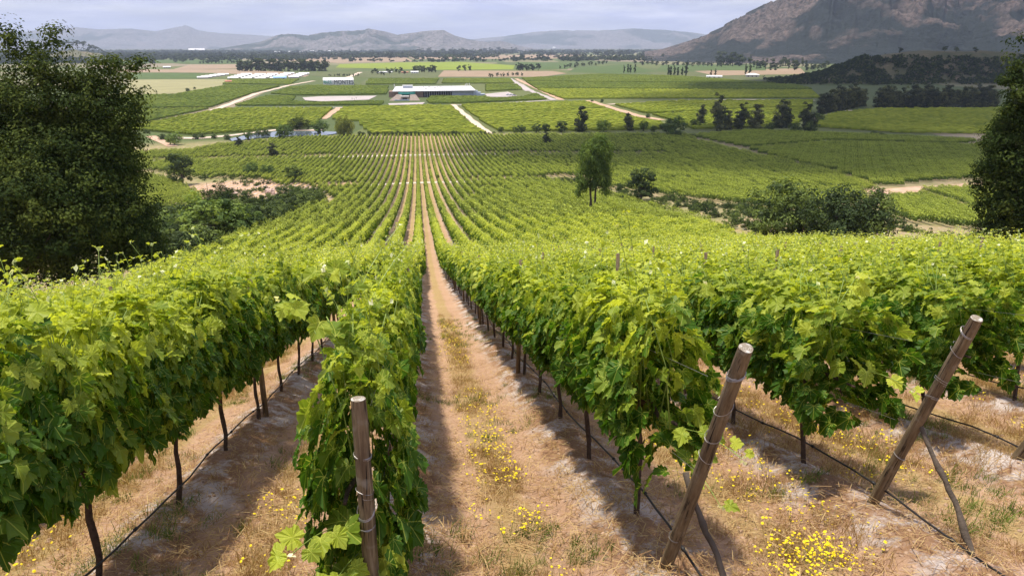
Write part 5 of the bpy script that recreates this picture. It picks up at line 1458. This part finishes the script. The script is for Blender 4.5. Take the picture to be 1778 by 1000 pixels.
# the winery
wr, u = frame_at(756, 169.5, 'winery', rot=math.radians(-1.5))
tag(wr, "long low winery with a white flat roof and stone stair front on the plain", 'winery')
X = lambda px: (px - 756) * u
def hx(px): return X(px)
b = MB()
b.box(((X(676) + X(735)) / 2, 14, 3.0), (X(735) - X(676), 24, 6.0), 0, 0)
b.build('wall', [M['wood_wall']], wr)
b = MB()
b.box(((X(735) + X(785)) / 2, 16, 2.7), (X(785) - X(735), 22, 5.4), 0, 0)
for i in range(12): b.box((X(738 + i * 4), 4.6, 3.0), (.35, .35, 5.2), 0, 1)
b.build('wall', [M['dark_open'], M['tin']], wr)
b = MB(); b.prism([(X(785), 0), (X(824), 0), (X(824), 6.4), (X(785), 5.4)], 3, 28, 0); b.build('wall', [M['grey_sheet']], wr)
for px0, px1, h, y in ((822, 830, 6.6, 1.0), (827, 835, 5.0, -1.0), (833, 842, 3.4, -3)):
    b = MB(); b.box((X((px0 + px1) / 2), y + 5, h / 2), ((px1 - px0) * u, 10, h)); b.build('wall', [M['grey_sheet']], wr)
b = MB()      # tilted roof slab
xl, xr = X(681), X(828)
P = [(xl + 1, -1, 6.0), (xr - 1, -1, 6.6), (xr - 5, 30, 9.7), (xl + 3, 30, 9.3)]
P = P + [(x, y, z + .55) for x, y, z in P]
b.add(P, [(3, 2, 1, 0), (4, 5, 6, 7), (0, 1, 5, 4), (1, 2, 6, 5), (2, 3, 7, 6), (3, 0, 4, 7)])
rf = b.build('roof', [M['white_sheet']], wr)
b = MB(); b.box((X(707.5), 23, 10.0), (16 * u, 9, 2.2), 0, 0); b.box((X(707.5), 23, 11.3), (18 * u, 10, .3), 0, 1); b.build('roof_cabin', [M['grey_sheet'], M['white_sheet']], wr)
vr2 = random.Random(3)
for i in range(30):
    px = 723 + i * 3.05 + vr2.uniform(-1, 1); yy = vr2.uniform(14, 26)
    b = MB(); b.box((X(px), yy, 6.9 + yy * .10), (vr2.uniform(.7, 1.8), vr2.uniform(1, 2.4), .8)); o = b.build('skylight', [M['dark_open']], wr)
for px, h in ((684, 4), (810, 3.5), (813, 5), (817, 5)):
    b = MB(); b.tube([(X(px), 27, 8.5), (X(px), 27, 10.2 + h * .6)], .35, 8); b.build('chimney', [M['tin']], wr)
# round teal glazed hall
b = MB(); n = 28; cx, cy, rx, ry = X(707), 1.5, 15 * u, 8
for (z0, z1, mi, s) in ((3.4, 6.3, 0, 1.0), (6.3, 6.9, 1, 1.05)):
    P = [(cx + math.cos(a) * rx * s, cy + math.sin(a) * ry * s, z) for z in (z0, z1) for a in [2 * math.pi * k / n for k in range(n)]]
    b.add(P, [(k, (k + 1) % n, n + (k + 1) % n, n + k) for k in range(n)] + [tuple(range(n, 2 * n)), tuple(range(n - 1, -1, -1))], mi)
b.build('glazed_hall', [M['teal'], M['white_sheet']], wr)
b = MB()       # stepped stone stairs widening downhill
ns = 9
for i in range(ns):
    f = i / (ns - 1); w = (34 + 16 * f) * u * .98; y = -6 - 5.0 * i; z1 = 3.4 - .38 * i
    for sd in (-1, 1):
        b.box((X(706) + sd * (w / 4 + 2.2), y, z1 / 2 - .6), (w / 2 - 4.4, 5.0, z1 + 1.2), 0, 0)
    b.box((X(706), y, z1 / 2 - 1.2), (4.42, 5.0, max(.4, z1 - .6)), 0, 0)
b.build('stairs', [M['stone_step']], wr)
b = MB(); b.box((X(706), -36, 1.6), (12 * u, 8, 3.4), 0, 0); b.box((X(706), -40.1, 1.3), (7.5 * u, .3, 2.2), 0, 1); b.box((X(706), -36.2, 3.6), (14 * u, 9, .5), 0, 2)
b.build('entrance', [M['stone_step'], M['dark_open'], M['concrete']], wr)
b = MB(); b.box((X(702), -50, .7), (24 * u, 1, 1.1)); b.build('garden_wall', [M['grey_sheet']], wr)

# the white shed with big lettering
sr, us = frame_at(588, 148, 'white_shed', rot=math.radians(6)); tag(sr, "white barrel roofed shed with big dark lettering on the plain", 'shed')
hw_, hh_ = 26 * us, 11.5 * us
n = 14; prof = [(-0, 0)]
b = MB(); dpt = 26
P = []
for s in (0, 1):
    for k in range(n + 1):
        a = math.pi * k / n; P.append((-hw_ + 2 * hw_ * s, dpt / 2 - math.cos(a) * dpt / 2, hh_ * .62 + math.sin(a) * hh_ * .42))
m_ = n + 1
b.add(P, [(k, k + 1, m_ + k + 1, m_ + k) for k in range(n)] + [tuple(range(n, -1, -1)), tuple(m_ + k for k in range(m_))], 0)
b.build('roof', [M['white_sheet']], sr, False)
b = MB(); b.box((0, dpt / 2, hh_ * .31), (2 * hw_, dpt, hh_ * .62)); b.build('wall', [M['white_sheet']], sr)
b = MB(); b.box((hw_ + .1, dpt / 2, hh_ * .3), (.3, dpt * .5, hh_ * .5)); b.build('door', [M['blue_sheet']], sr)
def text(parent, s, size, loc, mat, sx=1.0, name='lettering', ext=.08):
    cu = bpy.data.curves.new('t', 'FONT'); cu.body = s; cu.size = size; cu.extrude = ext; cu.align_x = 'LEFT'
    to = bpy.data.objects.new('t', cu); C.objects.link(to); bpy.context.view_layer.update()
    me = bpy.data.meshes.new_from_object(to.evaluated_get(bpy.context.evaluated_depsgraph_get())); bpy.data.objects.remove(to)
    me.materials.clear(); me.materials.append(mat); o = obj(name, me, parent); o.location = loc; o.rotation_euler = (math.pi / 2, 0, 0); o.scale = (sx, 1, 1); return o
text(sr, "MONTES", hh_ * .92, (-hw_ * .30, -.25, hh_ * .10), M['lettering'], .80)
b = MB()      # winged emblem left of the letters
def stroke(pts, r, mi=0): b.tube([(x, -.3, z) for x, z in pts], r, 6, mi)
e0 = -hw_ * .80
stroke([(e0 - 3, hh_ * .62), (e0 - 1, hh_ * .50), (e0 + 1, hh_ * .40), (e0 + 2.5, hh_ * .2)], .5); stroke([(e0 - 3.5, hh_ * .45), (e0 - 1.5, hh_ * .36), (e0, hh_ * .2)], .45)
stroke([(e0 + 4, hh_ * .68), (e0 + 2.6, hh_ * .5), (e0 + 3.2, hh_ * .3), (e0 + 5.5, hh_ * .2)], .4); stroke([(e0 + 7, hh_ * .66), (e0 + 5.4, hh_ * .55), (e0 + 5.6, hh_ * .35), (e0 + 8, hh_ * .25)], .4)
b.build('emblem', [M['green_paint']], sr)

# long white roofed sheds at the left
g_s = 'long white roofed poultry style sheds on the left of the plain'
k = 0
for (x0, y0, x1, y1, cnt) in ((352, 137, 388, 131.5, 6), (405, 138, 428, 131, 5), (428, 138.5, 452, 131.5, 5), (452, 138.5, 474, 131, 5), (478, 138, 502, 129.5, 5), (510, 136, 528, 130, 5)):
    for i in range(cnt):
        f = i / (cnt - 1); px = x0 + (x1 - x0) * f; py = y0 + (y1 - y0) * f
        r, us2 = frame_at(px, py, 'farm_shed', rot=math.radians(tr_.uniform(8, 14)))
        w = 17 * us2; b = MB(); b.box((0, 0, 1.0), (w, 7, 2.0)); b.build('wall', [M['concrete']], r)
        b = MB(); b.prism([(-4.6, 1.9), (0, 3.6), (4.6, 1.9), (4.6, 2.15), (0, 3.9), (-4.6, 2.15)], -w / 2 - .5, w / 2 + .5, 0, Matrix.Rotation(-math.pi / 2, 3, 'Z')); b.build('roof', [M['white_sheet']], r)
        tag(r, "long low white roofed shed in the dense group left of the plain", 'shed', 'dense group of long white roofed sheds')
def house(px, py, wpx, hpx, wall, roof, label, dpt=9, hip=False, cat='house'):
    r, us2 = frame_at(px, py, 'farm_house'); w = wpx * us2; h = hpx * us2 * .62
    b = MB(); b.box((0, dpt / 2, h / 2), (w, dpt, h)); b.build('wall', [M[wall]], r)
    b = MB(); ri = hpx * us2 * .38
    if hip:
        P = [(-w * .56, -1, h), (w * .56, -1, h), (w * .56, dpt + 1, h), (-w * .56, dpt + 1, h), (-w * .2, dpt / 2, h + ri), (w * .2, dpt / 2, h + ri)]
        b.add(P, [(0, 1, 5, 4), (1, 2, 5), (2, 3, 4, 5), (3, 0, 4), (3, 2, 1, 0)])
    else: b.prism([(-dpt / 2 - .6, h - .1), (0, h + ri), (dpt / 2 + .6, h - .1)], -w / 2 - .5, w / 2 + .5, 0, Matrix.Rotation(-math.pi / 2, 3, 'Z'), (0, dpt / 2, 0))
    b.build('roof', [M[roof]], r)
    for i in range(3):
        b = MB(); b.box((-w * .3 + i * w * .3, -.06, h * .45), (w * .1, .12, h * .4)); b.build('window', [M['dark_open']], r)
    tag(r, label, cat); return r
house(486, 139, 22, 6, 'blue_sheet', 'blue_sheet', "blue roofed shed among the long white roofs", 14, cat='shed')
house(397, 145, 10, 5, 'wood_wall', 'red_tile', "small red roofed hut below the long white roofs")
house(1306, 135, 22, 7, 'concrete', 'white_sheet', "white hip roofed house beside the tall poplar pair", 16, True)
house(1240, 136, 26, 4.5, 'tin', 'tin', "low white farm sheds behind the small poplars", 10, cat='shed')
house(720, 128, 13, 4, 'tin', 'white_sheet', "small white roofed building in front of the clump behind the winery", 10, cat='shed')
house(668, 127, 26, 2.5, 'tin', 'tin', "thin pale long roof among the orchard trees", 10, cat='shed')
house(703, 127.5, 12, 2.5, 'wood_wall', 'red_tile', "thin brown roofed building between two white ones", 10, cat='shed')
house(1400, 98, 20, 3, 'tin', 'white_sheet', "long white roof in the village under the red mountain", 14, cat='shed')
house(1222, 103, 34, 3, 'tin', 'white_sheet', "pale greenhouse roof at the foot of the red mountain", 14, cat='greenhouse')
house(1440, 97, 16, 2.6, 'concrete', 'red_tile', "low tiled roof beside the long village roof", 14)
house(342, 91, 26, 6, 'concrete', 'white_sheet', "large white building in the hazy trees at the left", 30, cat='building')
house(290, 119, 12, 3.5, 'concrete', 'white_sheet', "small pale farmhouse behind the huge tree", 10)
house(962, 88, 5, 6, 'tin', 'tin', "small hazy white tower block right of centre", 16, cat='building')
house(1455, 122, 14, 3, 'concrete', 'sand', "flat pale building at the wooded hill's left foot", 12, cat='building')
for px, py in ((455, 93), (480, 92), (505, 91.5), (540, 90.5), (575, 90.5), (597, 90), (760, 90), (805, 90), (870, 90), (1012, 92), (410, 91), (520, 92.5)):
    r = house(px, py, tr_.uniform(6, 12), 2.2, 'tin', 'white_sheet', "tiny white roof among the hazy trees of the far plain", 14, cat='building'); r['group'] = 'tiny white roofs on the far plain'
sheet('white_panel', [(1417, 245.5), (1434, 245), (1436, 246.5), (1419, 247)], 'tin', .6)

# people standing in the gravel yard, cars by the winery
def person(px, py, label, seed, step=.12):
    p = ground(px, py); me = bpy.data.meshes.new('person')
    V = [(0, 0, .92), (0, 0, 1.15), (0, 0, 1.40), (0, .01, 1.50), (0, .02, 1.62), (0, .02, 1.74), (.10, 0, .86), (.12, step, .48), (.12, -step * .2, .08), (.12, .14, .03), (-.10, 0, .86), (-.12, -step, .48), (-.12, -step * 1.4, .08), (-.12, -step * 1.4 + .15, .03),
         (.19, 0, 1.40), (.25, -.02, 1.12), (.26, .08, .86), (-.19, 0, 1.40), (-.25, -.02, 1.12), (-.26, .08, .86)]
    E_ = [(0, 1), (1, 2), (2, 3), (3, 4), (4, 5), (0, 6), (6, 7), (7, 8), (8, 9), (0, 10), (10, 11), (11, 12), (12, 13), (2, 14), (14, 15), (15, 16), (2, 17), (17, 18), (18, 19)]
    me.from_pydata(V, E_, []); me.materials.append(M['cloth_dark'])
    o = obj('person', me); o.modifiers.new('skin', 'SKIN'); o.modifiers.new('sub', 'SUBSURF').levels = 1
    Rd = [.15, .14, .15, .06, .10, .085, .10, .07, .05, .04, .10, .07, .05, .04, .065, .05, .04, .065, .05, .04]
    for q, r in zip(me.skin_vertices[0].data, Rd): q.radius = (r, r)
    me.skin_vertices[0].data[0].use_root = True
    o.location = p + np.array([0, 0, .3]); o.rotation_euler = (0, 0, seed); o.scale = (1.15,) * 3
    tag(o, label, 'person')
person(611.5, 174, "leftmost standing person in dark clothes on the gravel yard", .3)
person(615, 174.3, "middle person in dark clothes on the gravel yard", 2.0)
person(618.5, 173.2, "rightmost person in dark clothes on the gravel yard", 4.0)

def car(px, py, rz, label):
    p = ground(px, py); r = empty('parked_car', p + np.array([0, 0, .32]), rz); tag(r, label, 'car', 'cars parked on the winery yard')
    b = MB(); b.prism([(-2.2, .35), (2.2, .35), (2.25, .8), (1.3, .95), (.7, 1.45), (-1.2, 1.45), (-1.9, .95), (-2.25, .85)], -.85, .85); b.build('body', [M['car_paint']], r)
    b = MB(); b.prism([(1.15, .98), (.68, 1.38), (-1.12, 1.38), (-1.7, .98)], -.87, .87); b.build('window', [M['dark_open']], r)
    for x in (-1.35, 1.35):
        for y in (-.8, .8):
            b = MB(); b.tube([(x, y - .1, .33), (x, y + .1, .33)], .33, 12); b.build('wheel', [M['rubber']], r)
car(882, 166.2, .3, "leftmost grey car parked on the yard right of the winery"); car(887, 166.6, .4, "middle grey car parked on the yard right of the winery"); car(892, 167, .2, "rightmost grey car parked on the yard right of the winery")

# boulders and stakes of the clearing at the left
def boulder(px, py, size, label, seed, sq=(1, .8, .7)):
    import bmesh
    bm = bmesh.new(); bmesh.ops.create_icosphere(bm, subdivisions=4, radius=1)
    for v in bm.verts:
        c = v.co; n = fbm(np.array([c.x * 1.3 + seed + c.z]), np.array([c.y * 1.3 - c.z * .8 + seed]), seed, 4)[0]
        m = max(abs(c.x), abs(c.y), abs(c.z)); v.co = c * (.55 + .9 * n) * (1 / (m + .25)) * .9
    me = bpy.data.meshes.new('boulder'); bm.to_mesh(me); bm.free(); me.materials.append(M['stone'])
    me.polygons.foreach_set('use_smooth', [False] * len(me.polygons))
    o = obj('boulder', me); p = ground(px, py); D = float(np.dot(p, _F)) / FPX; s = size * D * .55
    o.location = (p[0], p[1], p[2] + s * .3); o.scale = (s * sq[0], s * sq[1], s * sq[2]); o.rotation_euler = (0, 0, seed)
    tag(o, label, 'boulder')
boulder(470, 338, 20, "largest pale pink boulder in the clearing above the thicket", 3, (1, .8, .95))
boulder(408, 342, 14, "pinkish boulder at the left of the clearing", 5, (1, .8, .9))
boulder(436, 348, 12, "flat pinkish boulder between the two bigger boulders", 7, (1.1, .8, .6))
boulder(462, 326, 8, "small pale boulder behind the largest one", 11); boulder(365, 345, 7, "small boulder at the clearing's far left", 13)
for i, (px, py) in enumerate(((360, 330), (382, 322), (405, 320), (418, 319), (440, 323), (458, 322), (481, 320), (356, 342), (502, 332), (450, 321), (470, 320), (494, 319))):
    p = ground(px, py); b = MB(); b.tube([(0, 0, -.2), (.03, 0, 2.4)], [.09, .08], 7); o = b.build('fence_stake', [M['post']], None, True); o.location = p
    tag(o, "thin wooden stake standing round the boulder clearing", 'stake', 'stakes round the boulder clearing')

# scrub over the bare strips and the gully floor
def scrub_poly(poly_px, n, s0, s1, label, seed, skip=.42):
    W = np.array(wpoly(poly_px)); lo, hi = W.min(0), W.max(0); rng = np.random.default_rng(seed)
    x = rng.uniform(lo[0], hi[0], n * 8); y = rng.uniform(lo[1], hi[1], n * 8)
    ok = inpoly(x, y, [tuple(p) for p in W]) & (fbm(x / 7, y / 7, seed, 3) > skip); x, y = x[ok][:n], y[ok][:n]; n = len(x); sc_ = rng.uniform(s0, s1, n)
    gn_scatter('scrub', np.stack([x, y, H(x, y) - .1], 1), np.stack([np.zeros(n), np.zeros(n), rng.uniform(0, 6, n)], 1), np.stack([sc_, sc_, sc_ * rng.uniform(.7, 1.2, n)], 1), rng.integers(0, len(SG), n), SG, label, 'scrub')
SG = [src(tree_mesh(840 + i, [(0, 0, 2.2, 3.6, 3.4, 2.4), (2, 1, 2, 2, 2, 2)], 900, .6, 1.1, M['tree_leaf'])[0]) for i in range(3)]
scrub_poly([(925, 312), (1000, 316), (1060, 329), (1200, 350), (1320, 364), (1500, 372), (1560, 400), (1700, 410), (1700, 450), (1400, 440), (1310, 414), (1240, 390), (1130, 364), (1000, 328)], 420, .16, .42, "low dry olive scrub over the dirt strip right of the slender tree", 2, .45)
scrub_poly([(270, 400), (330, 380), (360, 350), (400, 352), (480, 352), (520, 336), (560, 340), (560, 356), (480, 385), (400, 412), (280, 455), (200, 480)], 300, .25, .6, "dark scrub covering the gully floor between the thicket shrubs", 4, .25)
scrub_poly([(350, 306), (500, 309), (520, 330), (500, 345), (380, 348), (350, 330)], 90, .14, .34, "small green bushes dotted over the boulder clearing", 6, .5)

# ------------------------------------------------------------------ clouds, high over the valley: they shade the far right fields and the mountain
def cloud(shadow_px, z0, seed, grow=1.0):
    # a bank of cloud standing where its shadow covers that ground
    W = wpoly(shadow_px); c = np.mean(W, 0); rng = np.random.default_rng(seed); lo = np.min(W, 0); hi = np.max(W, 0)
    import bmesh
    bm = bmesh.new(); cnt = 0; size = math.sqrt((hi[0] - lo[0]) * (hi[1] - lo[1]))
    tries = 0
    while cnt < 46 and tries < 4000:
        tries += 1
        x, y = rng.uniform(lo[0], hi[0]), rng.uniform(lo[1], hi[1])
        if not inpoly(np.array([x]), np.array([y]), W)[0]: continue
        k = (z0 + 52) / SUN_DIR.z; r = size * rng.uniform(.07, .13) * grow
        m = Matrix.Translation((x + SUN_DIR.x * k, y + SUN_DIR.y * k, z0 + r * .45)) @ Matrix.Diagonal((r * rng.uniform(1, 1.5), r * rng.uniform(.8, 1.2), r * .38, 1))
        bmesh.ops.create_icosphere(bm, subdivisions=2, radius=1, matrix=m); cnt += 1
    me = bpy.data.meshes.new('cloud'); bm.to_mesh(me); bm.free(); me.materials.append(M['cloud'])
    o = obj('cloud', me); tag(o, kind='structure')
t = NT('cloud_vapour')
d1 = t.n('ShaderNodeBsdfDiffuse', inp={'Color': (.95, .95, .97, 1)}); d2 = t.n('ShaderNodeBsdfTranslucent', inp={'Color': (.95, .95, .97, 1)})
a1 = t.n('ShaderNodeMixShader', inp={0: .6}); t.l(d1.outputs[0], a1.inputs[1]); t.l(d2.outputs[0], a1.inputs[2])
tp_ = t.n('ShaderNodeBsdfTransparent'); a2 = t.n('ShaderNodeMixShader', inp={0: .52}); t.l(a1.outputs[0], a2.inputs[1]); t.l(tp_.outputs[0], a2.inputs[2]); t.l(a2.outputs[0], t.out.inputs['Surface'])
M['cloud'] = t.m
cloud([(960, 262), (1060, 232), (1200, 236), (1420, 200), (1800, 185), (2100, 230), (2000, 330), (1600, 318), (1330, 314), (1060, 302)], 620, 3)
cloud([(1380, 150), (1450, 120), (1900, 110), (2200, 140), (2100, 180), (1600, 178), (1430, 170)], 640, 5)

# ------------------------------------------------------------------ the air
b = MB(); b.box((0, 0, 225), (38500, 38500, 590))
hz = bpy.data.materials.new('haze_air'); hz.use_nodes = True; ht = hz.node_tree; ht.nodes.clear()
ho = ht.nodes.new('ShaderNodeOutputMaterial'); pv = ht.nodes.new('ShaderNodeVolumePrincipled')
pv.inputs['Color'].default_value = (.72, .82, 1.0, 1); pv.inputs['Density'].default_value = .000068; pv.inputs['Anisotropy'].default_value = 0.0
ht.links.new(pv.outputs[0], ho.inputs['Volume'])
tag(b.build('haze', [hz]), kind='stuff')
